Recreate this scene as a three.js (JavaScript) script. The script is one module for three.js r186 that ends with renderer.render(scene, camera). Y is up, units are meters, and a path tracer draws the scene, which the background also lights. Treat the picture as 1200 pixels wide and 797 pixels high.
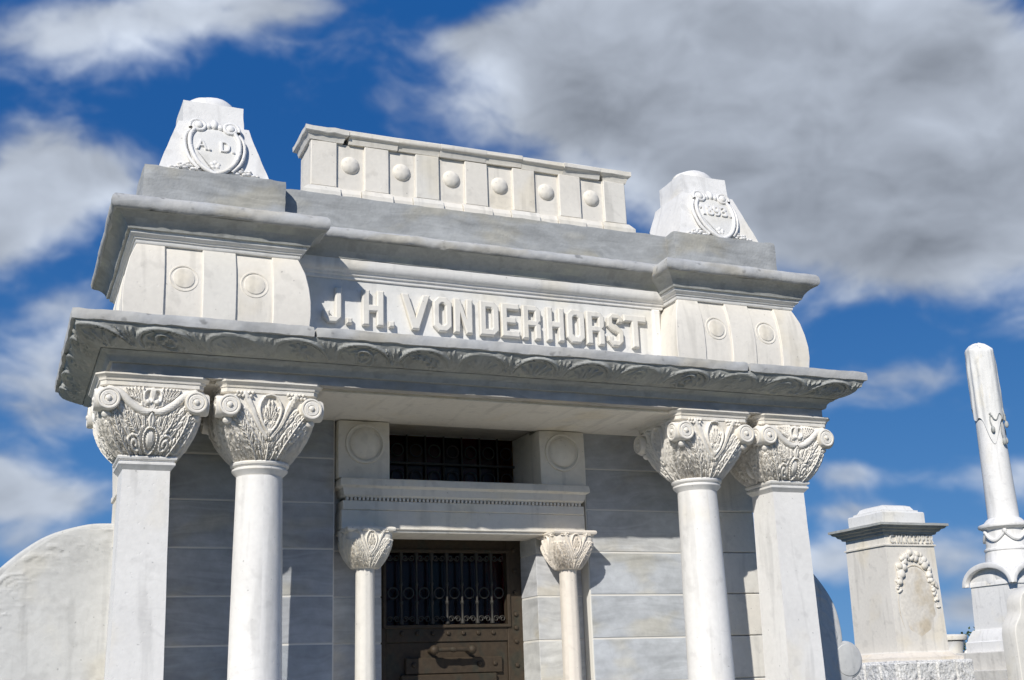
import * as THREE from 'three';
import { ConvexGeometry } from 'three/addons/geometries/ConvexGeometry.js';
import { TextGeometry } from 'three/addons/geometries/TextGeometry.js';
import { FontLoader } from 'three/addons/loaders/FontLoader.js';
import { mergeGeometries, mergeVertices, toCreasedNormals } from 'three/addons/utils/BufferGeometryUtils.js';

// ------------------------------------------------------------------ random numbers and noise
let seed = 20593;
const rnd = () => { seed = (seed * 1664525 + 1013904223) >>> 0; return seed / 4294967296; };
const rr = (a, b) => a + (b - a) * rnd();
const clamp = (x, a = 0, b = 1) => Math.min(b, Math.max(a, x));
const smooth = (a, b, x) => { const t = clamp((x - a) / (b - a)); return t * t * (3 - 2 * t); };
const mix = (a, b, t) => a + (b - a) * t;
const PERM = new Uint8Array(512);
{ const p = [...Array(256).keys()]; for (let i = 255; i > 0; i--) { const j = Math.floor(rnd() * (i + 1)); [p[i], p[j]] = [p[j], p[i]]; } for (let i = 0; i < 512; i++) PERM[i] = p[i & 255]; }
const fade = (t) => t * t * t * (t * (t * 6 - 15) + 10);
function grad(h, x, y, z) { h &= 15; const u = h < 8 ? x : y, v = h < 4 ? y : h === 12 || h === 14 ? x : z; return ((h & 1) ? -u : u) + ((h & 2) ? -v : v); }
function noise3(x, y, z) {
  const X0 = Math.floor(x), Y0 = Math.floor(y), Z0 = Math.floor(z), X = X0 & 255, Y = Y0 & 255, Z = Z0 & 255; x -= X0; y -= Y0; z -= Z0;
  const u = fade(x), v = fade(y), w = fade(z), A = PERM[X] + Y, AA = PERM[A] + Z, AB = PERM[A + 1] + Z, B = PERM[X + 1] + Y, BA = PERM[B] + Z, BB = PERM[B + 1] + Z;
  return mix(mix(mix(grad(PERM[AA], x, y, z), grad(PERM[BA], x - 1, y, z), u), mix(grad(PERM[AB], x, y - 1, z), grad(PERM[BB], x - 1, y - 1, z), u), v),
    mix(mix(grad(PERM[AA + 1], x, y, z - 1), grad(PERM[BA + 1], x - 1, y, z - 1), u), mix(grad(PERM[AB + 1], x, y - 1, z - 1), grad(PERM[BB + 1], x - 1, y - 1, z - 1), u), v), w);
}
function fbm3(x, y, z, n) { let s = 0, a = 0.5; for (let i = 0; i < n; i++) { s += a * noise3(x, y, z); x = x * 2.03 + 11.7; y = y * 2.03 + 3.1; z = z * 2.03 + 7.9; a *= 0.5; } return s; }
// tileable 2-D noise: px, py lattice cells across the tile
const GX = new Float32Array(256), GY = new Float32Array(256);
for (let i = 0; i < 256; i++) { GX[i] = Math.cos(i / 256 * 6.2832) * 1.5; GY[i] = Math.sin(i / 256 * 6.2832) * 1.5; }
function pnoise(x, y, px, py, k) {
  const X = Math.floor(x), Y = Math.floor(y), fx = x - X, fy = y - Y, u = fade(fx), v = fade(fy), X0 = ((X % px) + px) % px, X1 = (X0 + 1) % px, Y0 = ((Y % py) + py) % py, Y1 = (Y0 + 1) % py;
  const a = PERM[(X0 + k) & 255], b = PERM[(X1 + k) & 255], h00 = PERM[(a + Y0) & 255], h10 = PERM[(b + Y0) & 255], h01 = PERM[(a + Y1) & 255], h11 = PERM[(b + Y1) & 255];
  const n00 = GX[h00] * fx + GY[h00] * fy, n10 = GX[h10] * (fx - 1) + GY[h10] * fy, n01 = GX[h01] * fx + GY[h01] * (fy - 1), n11 = GX[h11] * (fx - 1) + GY[h11] * (fy - 1);
  const p = n00 + (n10 - n00) * u, q = n01 + (n11 - n01) * u; return p + (q - p) * v;
}
function pfbm(u, v, px, py, n, k) { let s = 0, a = 0.5; for (let i = 0; i < n; i++) { s += a * pnoise(u * px, v * py, px, py, k + i * 17); px *= 2; py *= 2; a *= 0.5; } return s; }

// ------------------------------------------------------------------ camera, sky, sun, exposure
const scene = new THREE.Scene();
const EYE = new THREE.Vector3(-2.5025, 1.6, 6.0979), E = 1.5305;      // E: height of the survey's zero above the ground
const FOCAL = 1410.2, YAW = 0.4061, PITCH = 0.2812, ROLL = -0.0355;
const fwd = new THREE.Vector3(Math.sin(YAW) * Math.cos(PITCH), Math.sin(PITCH), -Math.cos(YAW) * Math.cos(PITCH));
const r0 = new THREE.Vector3(Math.cos(YAW), 0, Math.sin(YAW)), u0 = new THREE.Vector3().crossVectors(r0, fwd);
const right = r0.clone().multiplyScalar(Math.cos(ROLL)).addScaledVector(u0, Math.sin(ROLL));
const up = u0.clone().multiplyScalar(Math.cos(ROLL)).addScaledVector(r0, -Math.sin(ROLL));
const camera = new THREE.PerspectiveCamera(2 * Math.atan(398.5 / FOCAL) * 180 / Math.PI, 1024 / 680, 0.1, 6000);
camera.position.copy(EYE);
camera.quaternion.setFromRotationMatrix(new THREE.Matrix4().makeBasis(right, up, fwd.clone().negate()));
scene.add(camera);
const dirOf = (px, py) => fwd.clone().addScaledVector(right, (px - 600) / FOCAL).addScaledVector(up, -(py - 398.5) / FOCAL).normalize();

const renderer = new THREE.WebGLRenderer({ antialias: true });
renderer.toneMapping = THREE.LinearToneMapping;
renderer.toneMappingExposure = 1.0;
renderer.shadowMap.enabled = true;
renderer.shadowMap.type = THREE.PCFSoftShadowMap;

const SUN = new THREE.Vector3(-0.95, 0.905, 1.0).normalize();
const sun = new THREE.DirectionalLight(new THREE.Color(1.0, 0.955, 0.88), 4.6);
sun.target.position.set(2, 1, -2); sun.position.copy(SUN).multiplyScalar(40).add(sun.target.position);
sun.castShadow = true; sun.shadow.mapSize.set(4096, 4096); sun.shadow.radius = 1;
Object.assign(sun.shadow.camera, { left: -14, right: 14, top: 14, bottom: -14, near: 1, far: 90 });
scene.add(sun, sun.target);

{ // blue air with broken fair-weather cloud
  const W = 4096, H = 2048, data = new Float32Array(W * H * 4);
  // clouds seen from here: middle (photo pixel), half sizes, weight; beyond them the same kind of cloud goes on
  const B = [[960, 110, 330, 130, .95], [1110, 250, 230, 95, .9], [760, 110, 140, 95, .62], [900, 15, 330, 80, .55], [1180, 60, 120, 200, .55], [640, 120, 60, 70, .36], [880, 260, 120, 60, .3],
    [50, 28, 125, 50, .74], [205, 10, 100, 34, .5], [320, 8, 60, 26, .4], [565, 48, 56, 26, .5], [45, 185, 95, 54, .76], [128, 208, 58, 34, .6], [-10, 268, 50, 50, .9], [60, 245, 70, 40, .45],
    [75, 350, 60, 32, .4], [50, 440, 70, 55, .5], [90, 490, 60, 30, .35], [55, 585, 120, 32, .76], [-10, 545, 70, 40, .6], [20, 640, 70, 26, .48],
    [1055, 442, 95, 26, .58], [1000, 470, 60, 24, .3], [985, 558, 50, 20, .56], [1000, 600, 66, 15, .5], [1105, 655, 100, 30, .68], [1175, 705, 80, 28, .66], [965, 655, 46, 26, .52], [1135, 724, 70, 24, .6], [1190, 560, 50, 30, .5], [1130, 480, 80, 16, .4], [1080, 560, 60, 16, .3]]
    .map(([x, y, a, b, w]) => ({ d: dirOf(x, y), a: a / FOCAL, b: b / FOCAL, w }));
  const air = (el) => { const t = clamp(el / 1.1), h = Math.exp(-el * 7.5); return [mix(0.036, 0.013, smooth(0, .5, el)) + .13 * h, mix(0.185, 0.100, smooth(0, .5, el)) + .17 * h, mix(0.50, 0.34, smooth(0, .5, el)) + .13 * h]; };
  const v = new THREE.Vector3(), side = new THREE.Vector3(), q = new THREE.Vector3();
  for (let j = 0; j < H; j++) {
    const el = ((j + .5) / H - .5) * Math.PI, cy = Math.cos(el), sy = Math.sin(el), base = air(Math.max(el, 0));
    for (let i = 0; i < W; i++) {
      const az = ((i + .5) / W - .5) * 2 * Math.PI, o = (j * W + i) * 4; let c0 = base[0], c1 = base[1], c2 = base[2];
      if (el > -.02) {
        v.set(cy * Math.cos(az), sy, cy * Math.sin(az));
        const front = v.dot(fwd), X = v.dot(right) / front, Y = v.dot(up) / front;
        const inView = front > .5 ? smooth(.62, .42, Math.hypot(X * .95, Y * 1.25)) : 0;
        // the loose cover everywhere else
        let f = -.34;
        const far = .17 + .62 * fbm3(v.x * 2.1 + 5, v.y * 3.1 + 1, v.z * 2.1 + 9, 2);
        let near = -.26;
        if (inView > 0) for (const b of B) {
          const dx = (X - b.d.dot(right) / b.d.dot(fwd)) / b.a, dy = (Y - b.d.dot(up) / b.d.dot(fwd)) / b.b, e = dx * dx + dy * dy;
          if (e < 9) near += b.w * Math.exp(-e * .9);
        }
        f = mix(far - .33, near, inView);
        if (f > -.45) {
          const k = 7.5, wx = fbm3(v.x * 9 + 3, v.y * 9, v.z * 9, 3) * .035, wy = fbm3(v.x * 9 - 7, v.y * 9 + 4, v.z * 9, 3) * .035;
          const px = (v.x + wx) * k, py = (v.y + wy) * k * 1.7, pz = (v.z + wx) * k;
          const oct = inView > 0 ? 7 : 4, n = fbm3(px, py, pz, oct);
if (f + n * .62 > -.3) {
          let bw = 0, am = .5, fx = px * 1.3 + 5, fy = py * 1.3, fz = pz * 1.3; for (let q = 0; q < (inView > 0 ? 5 : 2); q++) { bw += am * (.42 - Math.abs(noise3(fx, fy, fz)) * 1.5); fx *= 2.1; fy *= 2.1; fz *= 2.1; am *= .5; }
          const fine = fbm3(px * 6.5, py * 6.5, pz * 6.5, inView > 0 ? 5 : 2);
          const d = f + n * .62 + bw * .26 + fine * .16, al = .94 * Math.pow(smooth(-.10, .52, d), 1.15);
          if (al > 0) {
            const lit = fbm3(px - .22, py + .42, pz + .2, inView > 0 ? 6 : 3);              // cloud that stands between here and the light
            const thick = clamp((d - .10) * .85 + lit * .45), big = fbm3(v.x * 5 + 2, v.y * 10, v.z * 5 + 6, 4);
            const L = mix(.60, .41, smooth(.05, 1.0, thick)) * (1 + (n - lit) * .55 + big * .5 + fine * .18);
            c0 = mix(c0, L * .875, al); c1 = mix(c1, L * .965, al); c2 = mix(c2, L * 1.11, al);
          } }
        }
      }
      data[o] = c0; data[o + 1] = c1; data[o + 2] = c2; data[o + 3] = 1;
    }
  }
  const t = new THREE.DataTexture(data, W, H, THREE.RGBAFormat, THREE.FloatType);
  t.mapping = THREE.EquirectangularReflectionMapping; t.magFilter = t.minFilter = THREE.LinearFilter; t.needsUpdate = true;
  scene.background = t; scene.environment = t;
}

// ------------------------------------------------------------------ textures
const enc = (x) => { x = clamp(x); return Math.round(255 * (x <= 0.0031308 ? 12.92 * x : 1.055 * Math.pow(x, 1 / 2.4) - 0.055)); };
function tex(size, fn, colour = true, sizeV = size) {
  const d = new Uint8Array(size * sizeV * 4);
  for (let j = 0; j < sizeV; j++) for (let i = 0; i < size; i++) {
    const c = fn((i + .5) / size, (j + .5) / sizeV), o = (j * size + i) * 4;
    if (colour) { d[o] = enc(c[0]); d[o + 1] = enc(c[1]); d[o + 2] = enc(c[2]); } else d[o] = d[o + 1] = d[o + 2] = Math.round(255 * clamp(c));
    d[o + 3] = 255;
  }
  const t = new THREE.DataTexture(d, size, sizeV); t.wrapS = t.wrapT = THREE.RepeatWrapping; t.magFilter = THREE.LinearFilter; t.minFilter = THREE.LinearMipmapLinearFilter; t.generateMipmaps = true;
  if (colour) t.colorSpace = THREE.SRGBColorSpace; t.needsUpdate = true; return t;
}
const rep = (t, metres) => { t.repeat.set(1 / metres, 1 / metres); return t; };
// weathered white marble: mottled, faint grey veins, warm stains, specks
const whiteColour = (u, v) => {
  const a = pfbm(u, v, 3, 3, 5, 3), b = pfbm(u, v, 7, 5, 5, 40), g = pfbm(u, v, 64, 64, 2, 90), w = pfbm(u + a * .05, v + b * .04, 4, 9, 4, 120);
  const vein = smooth(.05, .0, Math.abs(w)) * smooth(.02, .3, a) * .6, stain = smooth(.12, .5, pfbm(u, v, 5, 4, 4, 160)), pit = smooth(.42, .60, pfbm(u, v, 90, 90, 2, 200));
  const run = smooth(.10, .42, pfbm(u, v, 26, 3, 4, 231) + a * .25), blot = smooth(.2, .45, pfbm(u, v, 18, 18, 4, 17));
  const L = .765 * (1 + a * .08 + b * .08 + g * .07) * (1 - vein * .10) * (1 - pit * .45) * (1 - run * .13) * (1 - blot * .10);
  return [L, L * mix(.985, .955, stain), L * mix(.955, .86, stain)];
};
const whiteMap = rep(tex(1024, whiteColour), 2.1);
const whiteBump = rep(tex(1024, (u, v) => .55 + pfbm(u, v, 8, 8, 4, 11) * .32 + pfbm(u, v, 96, 96, 2, 55) * .25 - smooth(.34, .5, pfbm(u, v, 70, 70, 2, 77)) * .5, false), 1.3);
// grey banded marble
const greyColour = (u, v) => {
  const wv = pfbm(u, v, 2, 5, 4, 5) * .09, n = pfbm(u, v + wv, 3, 30, 5, 60), m = pfbm(u, v + wv * .7, 4, 10, 5, 90), g = pfbm(u, v, 70, 70, 2, 30), w = pfbm(u + m * .03, v + wv * 1.5, 3, 12, 4, 140);
  const streak = smooth(.03, 0, Math.abs(w)) * smooth(.05, .3, n) * smooth(-.05, .25, pfbm(u, v, 5, 4, 3, 199)), dark = smooth(.12, .42, n), pale = smooth(.1, .5, m);
  let L = .54 * (1 + n * .38 + m * .24 + g * .07) * (1 - dark * .22); L = mix(L, .62, streak * .55); L = mix(L, .62, pale * .4);
  const dv = smooth(.022, 0, Math.abs(pfbm(u + m * .02, v + wv * 1.3, 3, 16, 4, 222))) * smooth(-.05, .25, m), mott = pfbm(u, v, 22, 26, 4, 101); L *= (1 - dv * .05) * (1 + mott * .18);
  const warm = smooth(.0, .4, pfbm(u, v, 4, 7, 4, 180));
  return [L * mix(.985, 1.03, warm), L * mix(1, .985, warm), L * mix(1.02, .88, warm)];
};
const greyMap = rep(tex(1024, greyColour), 1.7);
const greyBump = rep(tex(1024, (u, v) => .5 + pfbm(u, v, 4, 30, 4, 21) * .35 + pfbm(u, v, 80, 80, 2, 66) * .22, false), 1.2);
// the sooty weathered stone of the carved cornice: black crust, pale lime, and underside shade held in the dark base tone
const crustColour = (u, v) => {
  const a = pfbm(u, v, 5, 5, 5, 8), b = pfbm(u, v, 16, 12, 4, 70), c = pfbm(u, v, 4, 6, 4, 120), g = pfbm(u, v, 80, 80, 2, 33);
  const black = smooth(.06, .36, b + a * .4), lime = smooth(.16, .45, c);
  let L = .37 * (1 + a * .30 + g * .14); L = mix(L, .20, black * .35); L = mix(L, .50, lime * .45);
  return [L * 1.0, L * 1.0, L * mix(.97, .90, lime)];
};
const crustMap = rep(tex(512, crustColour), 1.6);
const roughBump = rep(tex(512, (u, v) => .5 + pfbm(u, v, 12, 12, 5, 14) * .7, false), .7);
// cornice noses: grey marble rinsed pale by rain
const noseColour = (u, v) => { const c = greyColour(u, v), a = pfbm(u, v, 6, 9, 5, 210), m = smooth(-.12, .22, a); return c.map((x, i) => mix(x, [.62, .615, .60][i], m * .75) * (1 - smooth(.28, .5, pfbm(u, v, 22, 30, 3, 230)) * .45)); };
const noseMap = rep(tex(512, noseColour), 1.9);
const std = (o) => new THREE.MeshStandardMaterial({ roughness: .8, ...o });
const tint = (r, g, b) => new THREE.Color().setRGB(r, g, b);
const M = {
  white: std({ map: whiteMap, bumpMap: whiteBump, bumpScale: .0014, roughness: .72 }),
  cream: std({ map: whiteMap, bumpMap: whiteBump, bumpScale: .0014, color: tint(.97, .935, .87) }),
  capital: std({ map: whiteMap, bumpMap: whiteBump, bumpScale: .0014, color: tint(.99, .965, .92) }),
  cream2: std({ map: whiteMap, bumpMap: whiteBump, bumpScale: .0014, color: tint(.92, .90, .85) }),
  white2: std({ map: whiteMap, bumpMap: whiteBump, bumpScale: .0014, color: tint(.95, .955, .95) }),
  pink: std({ map: whiteMap, bumpMap: whiteBump, bumpScale: .0012, color: tint(.95, .885, .80) }),
  dull: std({ map: whiteMap, bumpMap: whiteBump, bumpScale: .002, color: tint(1.0, .965, .89) }),
  ash: std({ map: whiteMap, bumpMap: roughBump, bumpScale: .0022, color: tint(.72, .735, .745) }),
  grey: [tint(1, 1, 1), tint(.84, .87, .90), tint(1.06, 1.05, 1.0), tint(.93, .93, .91), tint(.66, .70, .74), tint(.74, .76, .78)].map((c) => std({ map: greyMap, bumpMap: greyBump, bumpScale: .0016, color: c })),  // the last two are darker copies that carry portico shade in their colour
  slate: std({ map: greyMap, bumpMap: greyBump, bumpScale: .003, color: tint(.92, .87, .80) }),
  blocking: std({ map: greyMap, bumpMap: greyBump, bumpScale: .004, color: tint(.66, .67, .66) }),
  nose: std({ map: noseMap, bumpMap: roughBump, bumpScale: .003, color: tint(.80, .80, .79) }),
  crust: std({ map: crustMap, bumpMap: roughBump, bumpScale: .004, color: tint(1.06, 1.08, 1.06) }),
  tan: std({ color: tint(1, .97, .92), map: rep(tex(512, (u, v) => { const n = pfbm(u, v, 4, 4, 5, 4), m = pfbm(u, v, 40, 40, 3, 54), k = smooth(-.25, .3, n); const L = .70 * (1 + m * .16); return [L * mix(1, .86, k), L * mix(.97, .77, k), L * mix(.91, .62, k)]; }), 1.3), bumpMap: roughBump, bumpScale: .003 }),
  mortar: std({ color: tint(.70, .68, .63), roughness: .95 }),
  granite: std({ map: rep(tex(512, (u, v) => { const n = pfbm(u, v, 60, 60, 3, 4), m = pfbm(u, v, 6, 6, 4, 44); const L = .66 + n * .34 + m * .2 - smooth(.25, .5, pfbm(u, v, 14, 14, 3, 88)) * .3; return [L, L * .99, L * .96]; }), 1.1), bumpMap: roughBump, bumpScale: .02 }),
  bronze: std({ color: tint(.66, .56, .45), map: rep(tex(512, (u, v) => { const n = pfbm(u, v, 8, 5, 5, 4), m = pfbm(u, v, 30, 30, 3, 54); const g = smooth(.05, .4, n); return [mix(.075, .058, g) + m * .03, mix(.062, .062, g) + m * .026, mix(.046, .052, g) + m * .02]; }), .8), roughness: .68, metalness: .2 }),
  iron: std({ color: tint(.042, .039, .034), roughness: .55, metalness: .4 }),
};
M.glass = [[.55, .05, .05], [.42, .04, .05], [.50, .32, .08], [.45, .05, .20], [.20, .22, .14]].map((c) => new THREE.MeshPhysicalMaterial({ color: tint(...c), roughness: .22, transmission: 1, thickness: 0, specularIntensity: .4 }));   // stained glass
M.step = std({ map: whiteMap, bumpMap: roughBump, bumpScale: .003, color: tint(.78, .76, .72) });

// ------------------------------------------------------------------ geometry helpers
const V3 = (x, y, z) => new THREE.Vector3(x, y, z);
function boxUV(g, ox = 0, oy = 0) {          // uv in metres by the way each face points
  if (g.index) g = g.toNonIndexed();
  const p = g.attributes.position, uv = new Float32Array(p.count * 2), a = V3(), b = V3(), c = V3(), n = V3();
  for (let i = 0; i < p.count; i += 3) {
    a.fromBufferAttribute(p, i); b.fromBufferAttribute(p, i + 1); c.fromBufferAttribute(p, i + 2);
    n.copy(b).sub(a).cross(c.clone().sub(a)); const x = Math.abs(n.x), y = Math.abs(n.y), z = Math.abs(n.z);
    [a, b, c].forEach((q, k) => { const o = (i + k) * 2; if (z >= x && z >= y) { uv[o] = q.x; uv[o + 1] = q.y; } else if (x >= y) { uv[o] = q.z + 3.3; uv[o + 1] = q.y; } else { uv[o] = q.x; uv[o + 1] = q.z + 5.1; } uv[o] += ox; uv[o + 1] += oy; });
  }
  g.setAttribute('uv', new THREE.BufferAttribute(uv, 2)); return g;
}
const clean = (g) => { for (const k of Object.keys(g.attributes)) if (!['position', 'normal', 'uv'].includes(k)) g.deleteAttribute(k); return g; };
function worn(g, amp, freq = 9, ox = 0) {    // uneven, hand-worked and weathered surface
  const p = g.attributes.position;
  for (let i = 0; i < p.count; i++) { const x = p.getX(i) * freq + ox, y = p.getY(i) * freq, z = p.getZ(i) * freq;
    p.setXYZ(i, p.getX(i) + amp * fbm3(x, y, z, 3), p.getY(i) + amp * fbm3(x + 40, y, z + 9, 3), p.getZ(i) + amp * fbm3(x, y + 70, z + 30, 3)); }
  return g;
}
const crease = (g, a = .6) => toCreasedNormals(clean(g), a);
function finish(g, a = .6) { const q = crease(boxUV(clean(g), rr(0, 5), rr(0, 5)), a); return q; }
// a box with chamfered edges
function cbox(x0, x1, y0, y1, z0, z1, c = .006) {
  const lo = [x0, y0, z0], hi = [x1, y1, z1], P = [], I = [];
  for (let k = 0; k < 8; k++) for (let a = 0; a < 3; a++) { const q = [0, 1, 2].map((d) => { const up = k >> d & 1, e = up ? hi[d] : lo[d]; return d === a ? e : e + (up ? -c : c); }); P.push(...q); }
  const id = (k, a) => k * 3 + a, mid = lo.map((v, d) => (v + hi[d]) / 2);
  const face = (...v) => { for (let i = 1; i < v.length - 1; i++) { const p = [v[0], v[i], v[i + 1]].map((n) => V3(P[n * 3], P[n * 3 + 1], P[n * 3 + 2])), n = p[1].clone().sub(p[0]).cross(p[2].clone().sub(p[0])), o = p[0].clone().add(p[1]).add(p[2]).divideScalar(3).sub(V3(...mid)); n.dot(o) > 0 ? I.push(v[0], v[i], v[i + 1]) : I.push(v[0], v[i + 1], v[i]); } };
  for (let a = 0; a < 3; a++) { const b = (a + 1) % 3, d = (a + 2) % 3;
    for (const u of [0, 1]) { const k = (p, q) => (u << a) | (p << b) | (q << d); face(id(k(0, 0), a), id(k(1, 0), a), id(k(1, 1), a), id(k(0, 1), a)); }
    for (const u of [0, 1]) for (const w of [0, 1]) { const k = (t) => (t << a) | (u << b) | (w << d); face(id(k(0), b), id(k(1), b), id(k(1), d), id(k(0), d)); } }
  for (let k = 0; k < 8; k++) face(id(k, 0), id(k, 1), id(k, 2));
  const g = new THREE.BufferGeometry(); g.setAttribute('position', new THREE.Float32BufferAttribute(P, 3)); g.setIndex(I); return g;
}
const block = (...a) => boxUV(cbox(...a), rr(0, 6), rr(0, 6));
function plate(x0, x1, y0, y1, z0, z1, seg = .03, c = .012, amp = .006) {   // a finely cut worn block: rounded, uneven edges
  const w = x1 - x0, h = y1 - y0, d = z1 - z0, g = new THREE.BoxGeometry(w, h, d, Math.max(1, Math.round(w / seg)), Math.max(2, Math.round(h / seg)), Math.max(1, Math.round(d / seg)));
  const m = mergeVertices((g.deleteAttribute('normal'), g.deleteAttribute('uv'), g)), p = m.attributes.position;
  for (let i = 0; i < p.count; i++) {
    const q = [p.getX(i), p.getY(i), p.getZ(i)], H = [w / 2, h / 2, d / 2], in_ = q.map((v, k) => clamp(v, -H[k] + c, H[k] - c)), dd = q.map((v, k) => v - in_[k]), l = Math.hypot(...dd);
    if (l > 1e-9) { const k = Math.min(1, c / l * (l > c * 1.01 ? 1 : 1)); for (let a = 0; a < 3; a++) q[a] = in_[a] + dd[a] * k; }
    p.setXYZ(i, q[0] + (x0 + x1) / 2, q[1] + (y0 + y1) / 2, q[2] + (z0 + z1) / 2);
  }
  return worn(worn(m, amp, 7, rr(0, 90)), amp * .5, 31, rr(0, 90));
}
// closed plan polygon (left-back, left-front, right-front, right-back ...) swept with a moulding profile of [outward, height]
function sweep(plan, prof, seg = .06, amp = 0, caps = true) {
  const n = plan.length, N = plan.map((p, i) => { const q = plan[(i + 1) % n], dx = q[0] - p[0], dz = q[1] - p[1], l = Math.hypot(dx, dz); return [-dz / l, dx / l]; });
  const mit = plan.map((_, i) => { const a = N[(i + n - 1) % n], b = N[i], k = 1 + a[0] * b[0] + a[1] * b[1]; return [(a[0] + b[0]) / k, (a[1] + b[1]) / k]; });
  const pos = [], idx = [], m = prof.length; let cols = 0;
  for (let i = 0; i < n; i++) {
    const j = (i + 1) % n, len = Math.hypot(plan[j][0] - plan[i][0], plan[j][1] - plan[i][1]), s = Math.max(1, Math.round(len / seg));
    for (let k = 0; k < s; k++) { const t = k / s;
      for (const [o, y] of prof) pos.push(mix(plan[i][0] + mit[i][0] * o, plan[j][0] + mit[j][0] * o, t), y, mix(plan[i][1] + mit[i][1] * o, plan[j][1] + mit[j][1] * o, t)); cols++; }
  }
  for (let i = 0; i < cols; i++) for (let k = 0; k < m - 1; k++) { const a = i * m + k, b = ((i + 1) % cols) * m + k; idx.push(a, b, b + 1, a, b + 1, a + 1); }
  if (caps) for (const [k, flip] of [[m - 1, false], [0, true]]) {
    const c = []; for (let i = 0; i < cols; i++) c.push(new THREE.Vector2(pos[(i * m + k) * 3], pos[(i * m + k) * 3 + 2]));
    for (const f of THREE.ShapeUtils.triangulateShape(c, [])) { const t = f.map((i) => i * m + k), y = 0; const ar = (c[f[1]].x - c[f[0]].x) * (c[f[2]].y - c[f[0]].y) - (c[f[1]].y - c[f[0]].y) * (c[f[2]].x - c[f[0]].x); if ((ar > 0) !== flip) t.reverse(); idx.push(...t); }
  }
  const g = new THREE.BufferGeometry(); g.setAttribute('position', new THREE.Float32BufferAttribute(pos, 3)); g.setIndex(idx);
  if (amp) { worn(g, amp, 6, rr(0, 50)); if (amp > .006) worn(g, amp * .6, 27, rr(0, 50)); } return g;
}
const rect = (x0, x1, zb, zf) => [[x0, zb], [x0, zf], [x1, zf], [x1, zb]];
function lathe(pts, n = 48) { const g = new THREE.LatheGeometry(pts.map(([r, y]) => new THREE.Vector2(r, y)), n); return clean(g); }
function tube(pts, r, n = 32, k = 8, closed = false) { return clean(new THREE.TubeGeometry(new THREE.CatmullRomCurve3(pts.map((p) => V3(...p)), closed, 'centripetal'), n, r, k, closed).toNonIndexed()); }
function ball(x, y, z, a, b = a, c = a, n = 14) { const g = new THREE.SphereGeometry(1, n, Math.ceil(n * .7)); g.scale(a, b, c); g.translate(x, y, z); return clean(g.toNonIndexed()); }
const join = (gs) => mergeGeometries(gs.map((g) => { let q = clean(g.index ? g.toNonIndexed() : g); if (!q.attributes.uv) q = boxUV(q); if (!q.attributes.normal) q.computeVertexNormals(); return q; }));
const extr = (shape, depth, bevel = 0, seg = 12, bs = 2) => clean(new THREE.ExtrudeGeometry(shape, { depth, bevelEnabled: bevel > 0, bevelThickness: bevel, bevelSize: bevel, bevelOffset: -bevel, bevelSegments: bs, curveSegments: seg }));
const poly = (pts) => new THREE.Shape(pts.map(([x, y]) => new THREE.Vector2(x, y)));

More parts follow.
